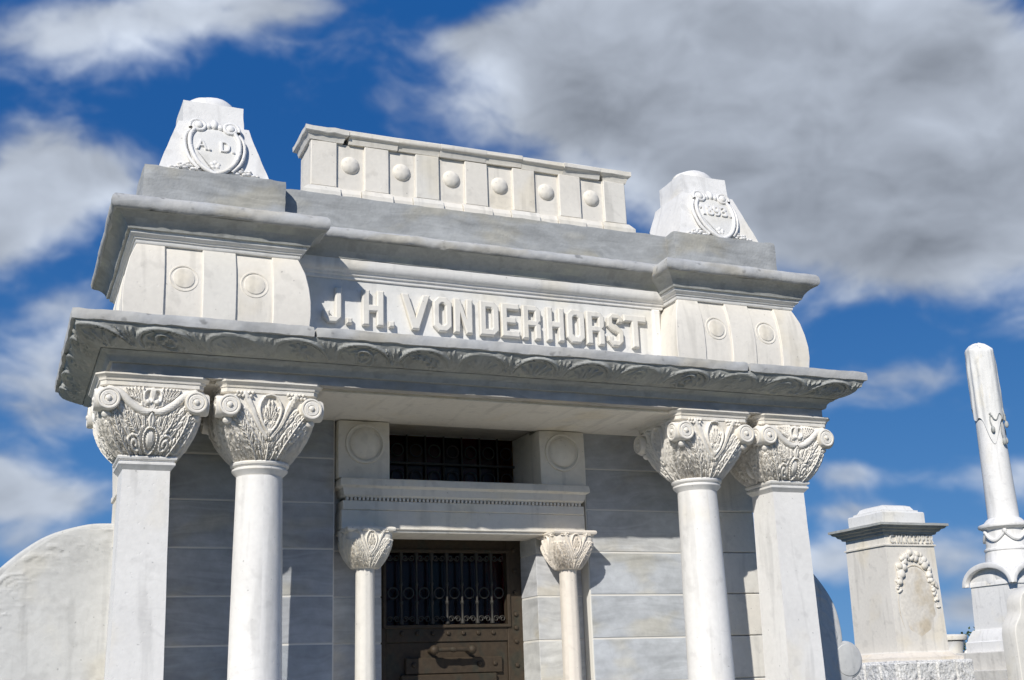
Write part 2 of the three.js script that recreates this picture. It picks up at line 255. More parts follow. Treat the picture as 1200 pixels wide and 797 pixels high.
// ------------------------------------------------------------------ carving: reliefs drawn as heights
class Relief {
  constructor(x0, x1, y0, y1, res) { Object.assign(this, { x0, x1, y0, y1, w: Math.ceil((x1 - x0) * res) + 1, h: Math.ceil((y1 - y0) * res) + 1, res }); this.d = new Float32Array(this.w * this.h); }
  dab(x, y, r, h, mode = 0, ry = r, g = 1) {
    const R = this.res, i0 = Math.max(0, Math.floor((x - r - this.x0) * R)), i1 = Math.min(this.w - 1, Math.ceil((x + r - this.x0) * R)), j0 = Math.max(0, Math.floor((y - ry - this.y0) * R)), j1 = Math.min(this.h - 1, Math.ceil((y + ry - this.y0) * R));
    for (let j = j0; j <= j1; j++) for (let i = i0; i <= i1; i++) { const dx = (i / R + this.x0 - x) / r, dy = (j / R + this.y0 - y) / ry, e = 1 - dx * dx - dy * dy; if (e > 0) { const o = j * this.w + i; if (mode === 0) this.d[o] = Math.max(this.d[o], h * Math.pow(e, .4)); else if (mode === 1) this.d[o] = Math.min(this.d[o], h * (1 - g * Math.sqrt(e))); else this.d[o] = Math.min(this.d[o], h); } }
  }
  stroke(pts, w0, w1, h0, h1 = h0, groove = 0, halo = .0035) {
    const c = new THREE.CatmullRomCurve3(pts.map(([x, y]) => V3(x, y, 0)), false, 'centripetal'), len = c.getLength(), n = Math.max(4, Math.ceil(len / Math.max(.0015, Math.min(w0, w1) * .3 + .0008)));
    const P = c.getPoints(n);
    if (halo) P.forEach((p, i) => { const t = i / n; if (t > .15) this.dab(p.x, p.y, mix(w0, w1, t) + halo, .12, 2); });
    P.forEach((p, i) => { const t = i / n; this.dab(p.x, p.y, mix(w0, w1, t), mix(h0, h1, t)); });
    if (groove) P.forEach((p, i) => { const t = i / n; if (t > .08 && t < .88) this.dab(p.x, p.y, mix(w0, w1, t) * .4, mix(h0, h1, t), 1, mix(w0, w1, t) * .4, groove); });
  }
  ring(x, y, a, b, w, h) { const n = 60; for (let i = 0; i < n; i++) { const t = i / n * 6.2832; this.dab(x + a * Math.cos(t), y + b * Math.sin(t), w, h); } }
  beads(x, y, a, b, n, r, h) { for (let i = 0; i < n; i++) { const t = i / n * 6.2832; this.dab(x + a * Math.cos(t), y + b * Math.sin(t), r, h); } }
  // acanthus: a stem with curling lobes on one or both sides
  tear(x, y, a, l, w, h, bend) {           // one pointed lobe with a midrib
    const n = Math.max(6, Math.ceil(l / .0012)), P = []; for (let i = 0; i <= n; i++) { const t = i / n, q = a + bend * t; P.push([x, y, t]); x += Math.cos(q) * l / n; y += Math.sin(q) * l / n; }
    const wd = (t) => w * Math.pow(Math.sin(Math.PI * clamp(t * .86 + .09)), .8);
    for (const [px, py, t] of P) if (t > .2) this.dab(px, py, wd(t) + .0024, .10, 2);
    for (const [px, py, t] of P) this.dab(px, py, wd(t), h * mix(.75, 1, t));
    for (const [px, py, t] of P) if (t < .8) this.dab(px, py, wd(t) * .34, h * mix(.75, 1, t), 1, wd(t) * .34, .45);
  }
  leaf(stem, lobes, len, w, h, sides = [1, -1]) {
    const c = new THREE.CatmullRomCurve3(stem.map(([x, y]) => V3(x, y, 0)), false, 'centripetal');
    for (let i = 0; i < lobes; i++) for (const s of sides) {
      const t = mix(.04, .9, i / Math.max(1, lobes - 1)), p = c.getPoint(t), d = c.getTangent(t), l = len * mix(1.1, .7, t) * rr(.9, 1.1);
      this.tear(p.x, p.y, Math.atan2(d.y, d.x) + s * mix(.95, .55, t), l, w, h * rr(.85, 1), -s * .55);
    }
    this.stroke(stem, w * .62, w * .4, h * 1.0, h * .9, 0, 0); const p = c.getPoint(1), d = c.getTangent(1); this.tear(p.x, p.y, Math.atan2(d.y, d.x), len * .7, w, h, 0);
  }
  at(x, y) { const fx = clamp((x - this.x0) * this.res, 0, this.w - 1.001), fy = clamp((y - this.y0) * this.res, 0, this.h - 1.001), i = Math.floor(fx), j = Math.floor(fy), a = fx - i, b = fy - j, D = this.d, o = j * this.w + i; return mix(mix(D[o], D[o + 1], a), mix(D[o + this.w], D[o + this.w + 1], a), b); }
  mirror() { for (let j = 0; j < this.h; j++) for (let i = 0; i < this.w >> 1; i++) { const a = j * this.w + i, b = j * this.w + this.w - 1 - i, m = Math.max(this.d[a], this.d[b]); this.d[a] = this.d[b] = m; } }
}

// ------------------------------------------------------------------ scene objects
const used = {};
const numbered = (n) => { const k = used[n] = (used[n] ?? -1) + 1; return k ? n + '_' + String(k).padStart(3, '0') : n; };
function shade(o) { o.traverse((m) => { if (m.isMesh) { m.castShadow = true; m.receiveShadow = true; } }); return o; }
function part(name, g, m, parent) { const o = new THREE.Mesh(g, m); o.name = name; o.castShadow = o.receiveShadow = true; parent.add(o); return o; }
function group(name, parent, x = 0, y = 0, z = 0) { const o = new THREE.Group(); o.name = name; o.position.set(x, y, z); parent.add(o); return o; }
function thing(name, label, category, x = 0, y = 0, z = 0, grp) { const o = new THREE.Group(); o.name = numbered(name); o.position.set(x, y, z); o.userData = { label, category }; if (grp) o.userData.group = grp; scene.add(o); return o; }
const U = (g) => g.translate(0, E, 0);       // survey height to height above the ground

// ================================================================== the ground
{
  const t = rep(tex(1024, (u, v) => { const n = pfbm(u, v, 5, 5, 5, 2), m = pfbm(u, v, 60, 60, 3, 22), k = pfbm(u, v, 14, 14, 4, 60), dry = smooth(-.1, .35, n + k * .5); return [mix(.042, .095, dry) * (1 + m * .5), mix(.058, .085, dry) * (1 + m * .45), mix(.018, .038, dry) * (1 + m * .4)]; }), 4);
  const g = new THREE.PlaneGeometry(3000, 3000, 60, 60).rotateX(-Math.PI / 2);
  const o = new THREE.Mesh(boxUV(g), std({ map: t, bumpMap: roughBump, bumpScale: .03, roughness: 1 })); o.geometry.computeVertexNormals(); o.name = 'ground'; o.userData = { kind: 'structure' }; o.receiveShadow = true; scene.add(o);
  const pth = new THREE.Mesh(boxUV(new THREE.BoxGeometry(3.2, .06, 9).translate(0, .01, 5.8)), std({ color: tint(.36, .29, .21), bumpMap: roughBump, bumpScale: .006, roughness: .95 })); pth.name = 'path'; pth.userData = { kind: 'structure' }; pth.receiveShadow = true; scene.add(pth);
}

// ================================================================== the mausoleum
const T = thing('mausoleum', 'white and grey marble mausoleum with paired columns, carved cornice and raised lettering', 'mausoleum');
const FLOOR = -1.05, AB = 1.59;               // portico floor and the top of the capitals
// base: three steps
[[0, -1.5305, -1.37], [.0, -1.37, -1.21], [0, -1.21, FLOOR]].forEach(([_, y0, y1], k) => { const s = .34 * (2 - k) + .05; part('step', U(finish(plate(-2.3 - s, 2.3 + s, y0, y1, -3.4, .42 + s, .12, .012, .004))), M.grey[2], T); });

// rear chamber and the wall behind the portico, built of courses
part('chamber', U(finish(join([cbox(-1.50, -1.36, FLOOR, 2.50, -3.2, -1.0, .004), cbox(1.36, 1.50, FLOOR, 2.50, -3.2, -1.0, .004), cbox(-1.44, 1.44, FLOOR, 2.50, -3.32, -3.14, .004), cbox(-1.52, 1.52, 2.40, 2.52, -3.34, -.95, .004), cbox(-1.44, -.46, FLOOR, 2.46, -1.20, -1.04, .004), cbox(.46, 1.44, FLOOR, 2.46, -1.20, -1.04, .004), cbox(-.47, .47, AB - .002, 2.45, -1.19, -.86, .004), cbox(-.475, .475, .963, 1.238, -1.18, -.84, .004)]))), M.grey[3], T);
const wall = part('wall', U(finish(join([cbox(-1.80, -.785, FLOOR, AB - .004, -1.08, -.5035, .002), cbox(.785, 1.80, FLOOR, AB - .004, -1.08, -.5035, .002), cbox(-.785, -.488, FLOOR, 1.26, -1.08, -.6035, .002), cbox(.488, .785, FLOOR, 1.26, -1.08, -.6035, .002), cbox(-.785, -.474, 1.26, AB - .004, -1.08, -.62, .002), cbox(.474, .785, 1.26, AB - .004, -1.08, -.62, .002), cbox(-.488, .488, .962, 1.24, -1.08, -.74, .002)]))), M.mortar, T);
const C = [AB - .004, 1.352, 1.100, .843, .588, .333, .078, -.177, -.432, -.687, FLOOR];
for (let k = 0; k < C.length - 1; k++) for (const s of [-1, 1]) {
  const g0 = .005, a = .787, b = 1.80, cut = k % 3 === 1 && s < 0 ? [a, rr(1.1, 1.5), b] : [a, b];
  for (let i = 0; i < cut.length - 1; i++) { const x = [s * cut[i], s * cut[i + 1]].sort((p, q) => p - q), z = -.5 + rr(-.001, .001);
    part('stone_block', U(finish(worn(cbox(x[0] + g0, x[1] - g0, C[k + 1] + g0, C[k] - g0, -.56, z, .002), .001, 3))), M.grey[(s < 0 || k < 2) ? 4 + Math.floor(rnd() * 2) : Math.floor(rnd() * 4)], wall); }  // left side and upper courses use the darker tints: portico shade painted in
  if (k > 0 && C[k] < 1.2) { const x = [s * .485, s * .783].sort((p, q) => p - q), top = Math.min(C[k], .945); if (top > C[k + 1] + .03) part('stone_block', U(finish(cbox(x[0], x[1], C[k + 1] + g0, top - g0, -.90, -.60 + rr(-.001, .001), .002))), M.grey[Math.floor(rnd() * 4)], wall); }
}
// corner pilasters of the wall
for (const s of [-1, 1]) {
  const a = group('corner_pilaster', T), x0 = Math.min(s * 1.70, s * 1.955), x1 = Math.max(s * 1.70, s * 1.955);
  for (let k = 1; k < C.length - 1; k++) part('stone_block', U(finish(cbox(x0, x1, C[k + 1] + .002, Math.min(C[k], 1.30) - .002, -.74, -.44, .005))), k % 2 ? M.cream2 : M.dull, a);
  part('pilaster_capital', U(finish(sweep(rect(x0, x1, -.74, -.44), [[0, 1.10], [.008, 1.105], [.008, 1.13], [.002, 1.14], [.008, 1.25], [.014, 1.40], [.016, 1.48], [.016, 1.50], [.022, 1.51], [.022, AB - .004]], .1))), M.dull, a);
}
// scrolled wing walls at the sides
{
  const sh = new THREE.Shape(); sh.moveTo(1.80, FLOOR - .35); sh.lineTo(1.80, .975);
  sh.splineThru([[1.98, .979], [2.1, .968], [2.26, .918], [2.38, .843], [2.50, .735], [2.60, .61], [2.655, .50], [2.678, .38], [2.682, .297]].map(([x, y]) => new THREE.Vector2(x, y)));
  sh.absarc(2.70, .17, .123, 1.75, -1.3, true); sh.lineTo(2.70, -.2); sh.lineTo(2.74, FLOOR - .35); sh.closePath();
  for (const s of [-1, 1]) {
    const grp = group('wing_wall', T), g = extr(sh, .24, .022, 22, 3); g.translate(0, 0, -.86); if (s < 0) { g.scale(-1, 1, 1); const p = g.attributes.position; for (let i = 0; i < p.count; i += 3) { for (let c = 0; c < 3; c++) { const t = p.array[i * 3 + c]; p.array[i * 3 + c] = p.array[i * 3 + 3 + c]; p.array[i * 3 + 3 + c] = t; } } }
    part('wing_slab', U(finish(g, .5)), M.ash, grp);
    // shallow carved feathering along the outer curve
    const R = new Relief(1.82, 2.72, -1.3, 1.0, 150), cur = new THREE.CatmullRomCurve3([[1.99, .975], [2.26, .91], [2.49, .73], [2.64, .50], [2.66, .28], [2.60, 0], [2.58, -.4], [2.56, -.9]].map(([x, y]) => V3(x, y, 0)));
    for (let k = 0; k < 120; k++) { const t = k / 120, p = cur.getPoint(t), d = cur.getTangent(t), inw = rr(.02, .17), px = p.x - d.y * -inw * -1 , q = [p.x + d.y * inw, p.y - d.x * inw], l = rr(.06, .15), a = Math.atan2(d.y, d.x) + Math.PI + rr(.15, .5);
      R.stroke([[q[0], q[1]], [q[0] + Math.cos(a) * l * .5, q[1] + Math.sin(a) * l * .5], [q[0] + Math.cos(a + .3) * l, q[1] + Math.sin(a + .3) * l]], rr(.012, .02), .006, rr(.25, .9) * smooth(.20, .02, inw)); }
    const P = [], I = [], nx = 180, ny = 440; const inside = (x, y) => { const c = y > .3 ? cur : null; return true; };
    const lim = (y) => { if (y > .978) return 1.83; let lo = 0, hi = 1; for (let i = 0; i < 22; i++) { const m = (lo + hi) / 2; if (cur.getPoint(m).y > y) lo = m; else hi = m; } return cur.getPoint(lo).x - .022; };
    for (let j = 0; j <= ny; j++) { const y = mix(-1.28, .955, j / ny), X1 = lim(y); for (let i = 0; i <= nx; i++) { const x = mix(1.83, X1, i / nx), e = Math.min(i, nx - i, j, ny - j) / 6; P.push(s * x, y, -.598 + .004 * Math.min(1, e) - .008 * (e < .2 ? 1 : 0) + R.at(x, y) * .008 + .004 * fbm3(x * 9, y * 9, s * 3, 3)); } }
    for (let j = 0; j < ny; j++) for (let i = 0; i < nx; i++) { const a = j * (nx + 1) + i; s > 0 ? I.push(a, a + 1, a + nx + 2, a, a + nx + 2, a + nx + 1) : I.push(a, a + nx + 2, a + 1, a, a + nx + 1, a + nx + 2); }
    const gg = new THREE.BufferGeometry(); gg.setAttribute('position', new THREE.Float32BufferAttribute(P, 3)); gg.setIndex(I); part('carved_face', U(finish(gg, .9)), M.ash, grp);
    { const d = lathe([[0, .010], [.07, .009], [.10, .004], [.108, -.01], [0, -.01]], 40); d.rotateX(Math.PI / 2); d.translate(s * 2.70, .17, -.597); part('scroll', U(finish(d, .5)), M.ash, grp); }
  }
}

// ---- entablature
const ENT = rect(-2.07, 2.07, -.90, .22);
part('architrave', U(finish(sweep(ENT, [[0, AB], [0, 1.640]], .05, .004))), M.slate, T);
part('portico_ceiling', U(finish(cbox(-1.98, 1.98, AB - .016, AB + .01, -.51, .15, .004))), M.dull, T);
{ // the carved band: a swelling moulding cut with arched scrolls, rosettes and leaves
  const band = [[0, 1.638], [.016, 1.640], [.020, 1.648], [.024, 1.664], [.036, 1.676], [.052, 1.682], [.060, 1.690]], prof = [];
  for (let k = 0; k <= 30; k++) { const t = k / 30; prof.push([.062 + .128 * Math.sin(t * Math.PI / 2 * .96) ** 1.05 , 1.692 + .098 * (1 - Math.cos(t * Math.PI / 2)) * .25 + .098 * t * .75]); }
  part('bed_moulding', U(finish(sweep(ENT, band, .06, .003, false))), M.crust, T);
  const per = [[-2.13, -.96], [-2.13, .28], [2.13, .28], [2.13, -.96]], lenF = 4.26 + .24, H = .17;
  const R = new Relief(0, lenF * 2, 0, H, 330);
  let x = .02, kind = 0;
  while (x < lenF * 2 - .1) {
    const w = rr(.29, .33), c = x + w / 2, b = .155; const A = []; for (let i = 0; i <= 10; i++) { const a = Math.PI * (1 - i / 10); A.push([c + Math.cos(a) * w * .47, .03 + Math.sin(a) * (b - .045)]); }
    R.stroke(A, .011, .011, 1, 1, 0, 0); R.stroke(A.map(([p, q]) => [mix(c, p, .84), mix(.03, q, .84)]), .005, .005, .6, .6, 0, 0);
    const pick = Math.floor(rnd() * 4), cyy = .066 + rr(-.006, .006), sgn = rnd() < .5 ? -1 : 1;
    if (pick === 0) { // rosette
      const np = 6 + Math.floor(rnd() * 3), ro = rr(.038, .048); for (let i = 0; i < np; i++) { const a = i / np * 6.283 + c; R.tear(c + Math.cos(a) * .010, cyy + Math.sin(a) * .010, a, ro, .012, .9, 0); } R.dab(c, cyy, .012, 1);
    } else if (pick === 1) { // spiral with leaves
      for (let k = 0; k <= 70; k++) { const a = sgn * (k / 70 * 3.6 * Math.PI) - 1.2, r = mix(.058, .008, k / 70); R.dab(c + Math.cos(a) * r, cyy + Math.sin(a) * r * .9, .0075, .9); }
      for (let k = 0; k < 6; k++) R.tear(c + rr(-.09, .09), rr(.03, .08), rr(.4, 2.7), .035, .008, .8, rr(-.5, .5));
    } else if (pick === 2) { // leaf spray turned one way
      R.leaf([[c - sgn * .09, .02], [c - sgn * .02, .065], [c + sgn * .055, .085]], 5, .042, .0095, .9);
    } else { for (let k = 0; k < 5; k++) R.tear(c + (k - 2) * .012, .014, Math.PI / 2 - (k - 2) * .36, rr(.07, .095), .010, .9, -(k - 2) * .1); R.dab(c, .030, .014, 1); }
    // leaf between two arches
    const e = x + w + .005; for (const q of [-1, 0, 1]) R.tear(e, .03, Math.PI / 2 - q * .26 + rr(-.1, .1), rr(.09, .12), .010, .9, -q * .2);
    for (let k = 0; k < 5; k++) R.tear(x + rr(0, w), rr(.005, .03), rr(.3, 2.8), rr(.025, .04), .007, .7, rr(-.4, .4));
    x += w + .012; kind++;
  }
  const g = sweep(ENT, prof, .0048, 0, false), p = g.attributes.position, m = prof.length, n = p.count / m, seg = [];
  // walk round the moulding, pushing each point out by the carving there
  g.computeVertexNormals(); const nn = g.attributes.normal; let s = 0, last = null; const out = [];
  for (let i = 0; i < n; i++) {
    const mx = p.getX(i * m + 15), mz = p.getZ(i * m + 15); if (last) s += Math.hypot(mx - last[0], mz - last[1]); last = [mx, mz];
    for (let k = 0; k < m; k++) { const o = i * m + k, h = R.at(s % (lenF * 2 - .3), k / (m - 1) * H) * smooth(0, .06, k / m) * smooth(1, .95, k / m) * (.35 + .65 * smooth(-.25, .2, fbm3(mx * 2.3, 4, mz * 2.3, 3))) * .017, e = .003 * fbm3(p.getX(o) * 20, p.getY(o) * 20, p.getZ(o) * 20, 3); out.push(p.getX(o) + nn.getX(o) * (h + e), p.getY(o) + nn.getY(o) * (h + e), p.getZ(o) + nn.getZ(o) * (h + e)); }
  }
  g.setAttribute('position', new THREE.Float32BufferAttribute(out, 3)); g.deleteAttribute('normal');
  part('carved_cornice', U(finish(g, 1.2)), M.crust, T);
}
// the slab on the cornice, three stones with open joints
for (const [a, b] of [[-2.282, -1.13], [-1.124, 1.43], [1.436, 2.282]]) part('cornice_slab', U(finish(plate(a, b, 1.782, 1.842, -1.1, .425, .035, .016, .011))), M.nose, T);

// ---- columns and piers
function capital(round) {
  const Y0 = 1.212 , Y1 = 1.546, H = Y1 - Y0, R = new Relief(-.25, .25, 0, H, 520);
  seed = round ? 77 : 1234;
  const h = 1;
  for (let r = 0; r < 8; r++) for (let k = -6; k <= 6; k++) { const y = .205 - r * .030, x = (k + (r % 2) * .5) * .040; if (Math.abs(x) < .25 && y > -.01) R.tear(x, y, Math.PI / 2 - x * 2.6 + rr(-.2, .2), rr(.046, .058), .0140, h * rr(.6, .85), (x > 0 ? -1 : 1) * rr(.1, .7)); }
  if (round) {
    for (const s of [1, -1]) {
      R.leaf([[s * .215, .0], [s * .226, .08], [s * .238, .15]], 6, .036, .0085, h * .9, [s]);
      R.leaf([[s * .085, .0], [s * .112, .08], [s * .150, .155], [s * .190, .215]], 7, .044, .0092, h);
      R.leaf([[s * .150, .0], [s * .175, .04], [s * .195, .075]], 3, .030, .008, h);
      R.leaf([[s * .025, .0], [s * .045, .03], [s * .055, .055]], 2, .026, .008, h);
      R.stroke([[s * .012, .105], [s * .062, .165], [s * .10, .25], [s * .135, .315]], .011, .016, h * .9, h, .2, .002);
      R.stroke([[0, .125], [s * .042, .18], [s * .058, .25], [s * .03, .305], [0, .315]], .008, .007, h, h, 0, .002);   // frame of the palmette
      for (let i = 0; i < 3; i++) R.tear(s * .004, .165, Math.PI / 2 - s * (.10 + i * .24), .125 - i * .026, .0075, h, s * (.12 + i * .1));
      R.dab(s * .026, .178, .010, h); R.dab(s * .026, .178, .004, h, 1, .004, .8);
      for (let i = 0; i < 5; i++) for (let j = 0; j < 2; j++) R.dab(s * (.095 + i * .020 + j * .010), .322 - j * .017, .0085, h);
    }
    R.leaf([[0, .0], [0, .05], [0, .09]], 4, .030, .0085, h); R.dab(0, .140, .011, h);
  } else {
    for (const s of [1, -1]) {
      R.leaf([[s * .218, .0], [s * .230, .09], [s * .240, .17]], 6, .034, .008, h * .9, [s]);
      R.leaf([[s * .160, .0], [s * .178, .08], [s * .190, .15], [s * .195, .20]], 7, .036, .0085, h);
      for (let k = 0; k <= 50; k++) { const a = k / 50 * 3.4 * Math.PI, r = mix(.044, .006, k / 50); R.dab(s * (.100 + Math.cos(a) * r), .058 + Math.sin(a) * r, .0072, h * mix(.8, 1, k / 50)); }
      R.leaf([[s * .088, .112], [s * .108, .145], [s * .118, .18]], 4, .030, .008, h);
      R.tear(s * .040, .130, Math.PI / 2 - s * .1, .065, .010, h, 0); R.tear(s * .064, .120, Math.PI / 2 - s * .2, .068, .009, h, 0);
      for (let i = 0; i < 6; i++) R.tear(s * (.040 + i * .013), .236 + i * .006, Math.PI / 2 - s * (.12 + i * .1), .085 - i * .006, .0075, h, 0);
      R.ring(s * .020, .272, .024, .032, .006, h * .9); R.dab(s * .024, .246, .015, h * 1.05);
      R.stroke([[0, .200], [s * .045, .202], [s * .10, .230], [s * .16, .280], [s * .215, .298]], .017, .023, h * .95, h * 1.1, 0, .003);   // ribbon up to the volute
    }
    R.dab(0, .075, .060, .12, 2, .072); R.dab(0, .075, .030, h * 1.05, 0, .041); R.beads(0, .075, .043, .056, 28, .0056, h); R.tear(0, .135, Math.PI / 2, .06, .020, h, 0); R.dab(0, .29, .016, h, 0, .03); R.dab(.024, .195, .009, h); R.dab(-.024, .195, .009, h);
  }
  R.mirror();
  const half = (v) => { const K = [[0, .116], [.05, .134], [.12, .156], [.22, .180], [.35, .203], [.5, .220], [.65, .230], [.8, .235], [1, .236]]; for (let i = 0; i < K.length - 1; i++) if (v <= K[i + 1][0]) { const t = (v - K[i][0]) / (K[i + 1][0] - K[i][0]); return mix(K[i][1], K[i + 1][1], t); } return .232; };
  const nu = 164, nv = 128, surf = (f, u, v) => { const n = round ? mix(2, 7, smooth(.0, .85, v)) : 9, ph = Math.atan(u), q = half(v) / Math.pow(Math.abs(Math.cos(ph)) ** n + Math.abs(Math.sin(ph)) ** n, 1 / n), a = ph + f * Math.PI / 2; return V3(Math.sin(a) * q, Y0 + v * H, Math.cos(a) * q); };
  const P = [], I = [];
  for (let f = 0; f < 4; f++) { const o = P.length / 3;
    for (let j = 0; j <= nv; j++) for (let i = 0; i <= nu; i++) {
      const u = i / nu * 2 - 1, v = j / nv, e = .004, p = surf(f, u, v), du = surf(f, Math.min(1, u + e), v).sub(surf(f, Math.max(-1, u - e), v)), dv = surf(f, u, Math.min(1, v + e)).sub(surf(f, u, Math.max(0, v - e))), nn = du.cross(dv).normalize();
      if (Math.abs(u) > .999) { const a = Math.sign(u) * Math.PI / 4 + f * Math.PI / 2; nn.set(Math.sin(a), nn.y, Math.cos(a)).normalize(); }
      const hh = R.at(u * .25, v * H) * .024 * smooth(0, .05, v) + .0016 * fbm3(p.x * 25 + f, p.y * 25, p.z * 25, 2); p.addScaledVector(nn, hh); P.push(p.x, p.y, p.z);
    }
    for (let j = 0; j < nv; j++) for (let i = 0; i < nu; i++) { const a = o + j * (nu + 1) + i; I.push(a, a + 1, a + nu + 2, a, a + nu + 2, a + nu + 1); }
  }
  const g = new THREE.BufferGeometry(); g.setAttribute('position', new THREE.Float32BufferAttribute(P, 3)); g.setIndex(I);
  return finish(g, 1.3);
}
function voluteGeo() {  // a scroll disc looking along +z
  const g = lathe([[.0006, .022], [.008, .021], [.012, .017], [.014, .010], [.018, .008], [.021, .012], [.034, .014], [.038, .010], [.041, .010], [.045, .015], [.051, .014], [.055, .007], [.056, -.05], [.001, -.05]].map(([r, y]) => [r, y]), 28); g.rotateX(Math.PI / 2); return g;
}
function volutes() {
  const out = [];
  for (let f = 0; f < 4; f++) for (const s of [-1, 1]) { const g = voluteGeo(); g.translate(s * .205, 1.462, .255); g.rotateY(f * Math.PI / 2); out.push(finish(g, .7)); }
  for (let f = 0; f < 4; f++) { const tip = join([ball(.205, 1.462, .205, .050, .054, .050), ball(.208, 1.396, .208, .024, .022, .024)]); tip.rotateY(f * Math.PI / 2); out.push(finish(tip, 1)); }
  return mergeGeometries(out);
}
function abacusGeo(k = 1) {
  const a = .27 * k, c = .04 * k, plan = [[-a, -a + c], [-a, a - c], [-a + c, a], [a - c, a], [a, a - c], [a, -a + c], [a - c, -a], [-a + c, -a]];
  return finish(sweep(plan, [[-.030, -.012], [-.027, -.010], [-.026, .010], [-.020, .012], [-.019, .018], [-.016, .024], [-.008, .031], [-.002, .035], [0, .037], [0, .0445]], .05, .0025));
}
const capR = capital(true), capS = capital(false), VOL = volutes(), ABG = abacusGeo();
function moveY(g, y) { return g.clone().translate(0, y, 0); }
function support(round, x) {
  const o = group(round ? 'column' : 'pier', T, x, 0, -.04);
  const neck = 1.212;
  if (round) {
    const pr = []; for (let k = 0; k <= 24; k++) { const t = k / 24; pr.push([mix(.139, .1165, t) + .004 * Math.sin(t * Math.PI), mix(-.86, 1.150, t)]); }
    const g = lathe(pr, 64), uv = g.attributes.uv; for (let i = 0; i < uv.count; i++) uv.setXY(i, uv.getX(i) * .8 + x, uv.getY(i) * 2.0 + x * .37); g.translate(0, E, 0); part('shaft', worn(g, .0025, 5, x), M.white, o);
    part('necking', finish(lathe([[.117, 1.146], [.119, 1.150], [.137, 1.168], [.142, 1.174], [.142, 1.182], [.134, 1.186], [.134, 1.190], [.147, 1.197], [.150, 1.206], [.146, 1.214], [.10, 1.216]], 56).translate(0, E, 0)), M.white, o);
    part('base', finish(lathe([[.20, -.95], [.215, -.93], [.215, -.92], [.20, -.91], [.17, -.90], [.165, -.885], [.185, -.875], [.185, -.862], [.14, -.855]], 56).translate(0, E, 0)), M.white2, o);
  } else {
    const pl = (h) => rect(-h, h, -h, h), g = (() => { const n = 20, P = []; const s = sweep(pl(.112), [...Array(n + 1)].map((_, k) => { const t = k / n; return [mix(.021, 0, t), mix(-.86, 1.152, t)]; }), .05, .0022); return s; })();
    part('shaft', U(finish(g)), M.white, o);
    part('necking', U(finish(sweep(pl(.112), [[.0005, 1.148], [.004, 1.152], [.016, 1.166], [.022, 1.172], [.022, 1.182], [.014, 1.186], [.014, 1.190], [.026, 1.197], [.029, 1.206], [.025, 1.214], [0, 1.2155]], .06, .0015))), M.white, o);
    part('base', U(finish(sweep(pl(.135), [[.06, -.95], [.07, -.93], [.07, -.92], [.05, -.905], [.03, -.895], [.045, -.88], [.04, -.866], [.0, -.858]], .08))), M.white2, o);
  }
  part('plinth', U(finish(cbox(-.24, .24, FLOOR, -.949, -.24, .24))), M.white2, o);
  const c = part('capital', moveY(round ? capR : capS, E), M.capital, o); c.rotation.y = 0;
  part('volutes', moveY(VOL, E), M.capital, o);
  part('abacus', moveY(ABG, E + 1.545), M.capital, o);
}
for (const s of [-1, 1]) { support(false, s * 1.872); support(true, s * 1.30); }
seed = 4711;

// ---- attic: two pavilions, the name panel between them
const bulge = [[.006, 1.838], [.020, 1.90], [.026, 1.97], [.025, 2.04], [.016, 2.12], [.0, 2.20], [-.022, 2.262], [-.034, 2.292]];
const shift = (prof, o) => prof.map(([a, y]) => [a + o, y]);
const roundel = (r, d) => { const g = lathe([[0, d], [r * .45, d * .93], [r * .68, d * .72], [r * .74, d * .35], [r * .80, d * .3], [r * .86, d * .62], [r * .94, d * .62], [r, d * .3], [r, -.03], [0, -.03]], 36); g.rotateX(Math.PI / 2); return finish(g, .6); };
const dome = (r, d) => { const g = lathe([[0, d], [r * .4, d * .92], [r * .7, d * .66], [r * .9, d * .3], [r, 0], [r, -.02], [0, -.02]], 28); g.rotateX(Math.PI / 2); return finish(g, .9); };
const R1 = roundel(.077, .022), D1 = dome(.055, .024);
const creams = [M.cream, M.cream, M.cream2, M.cream];
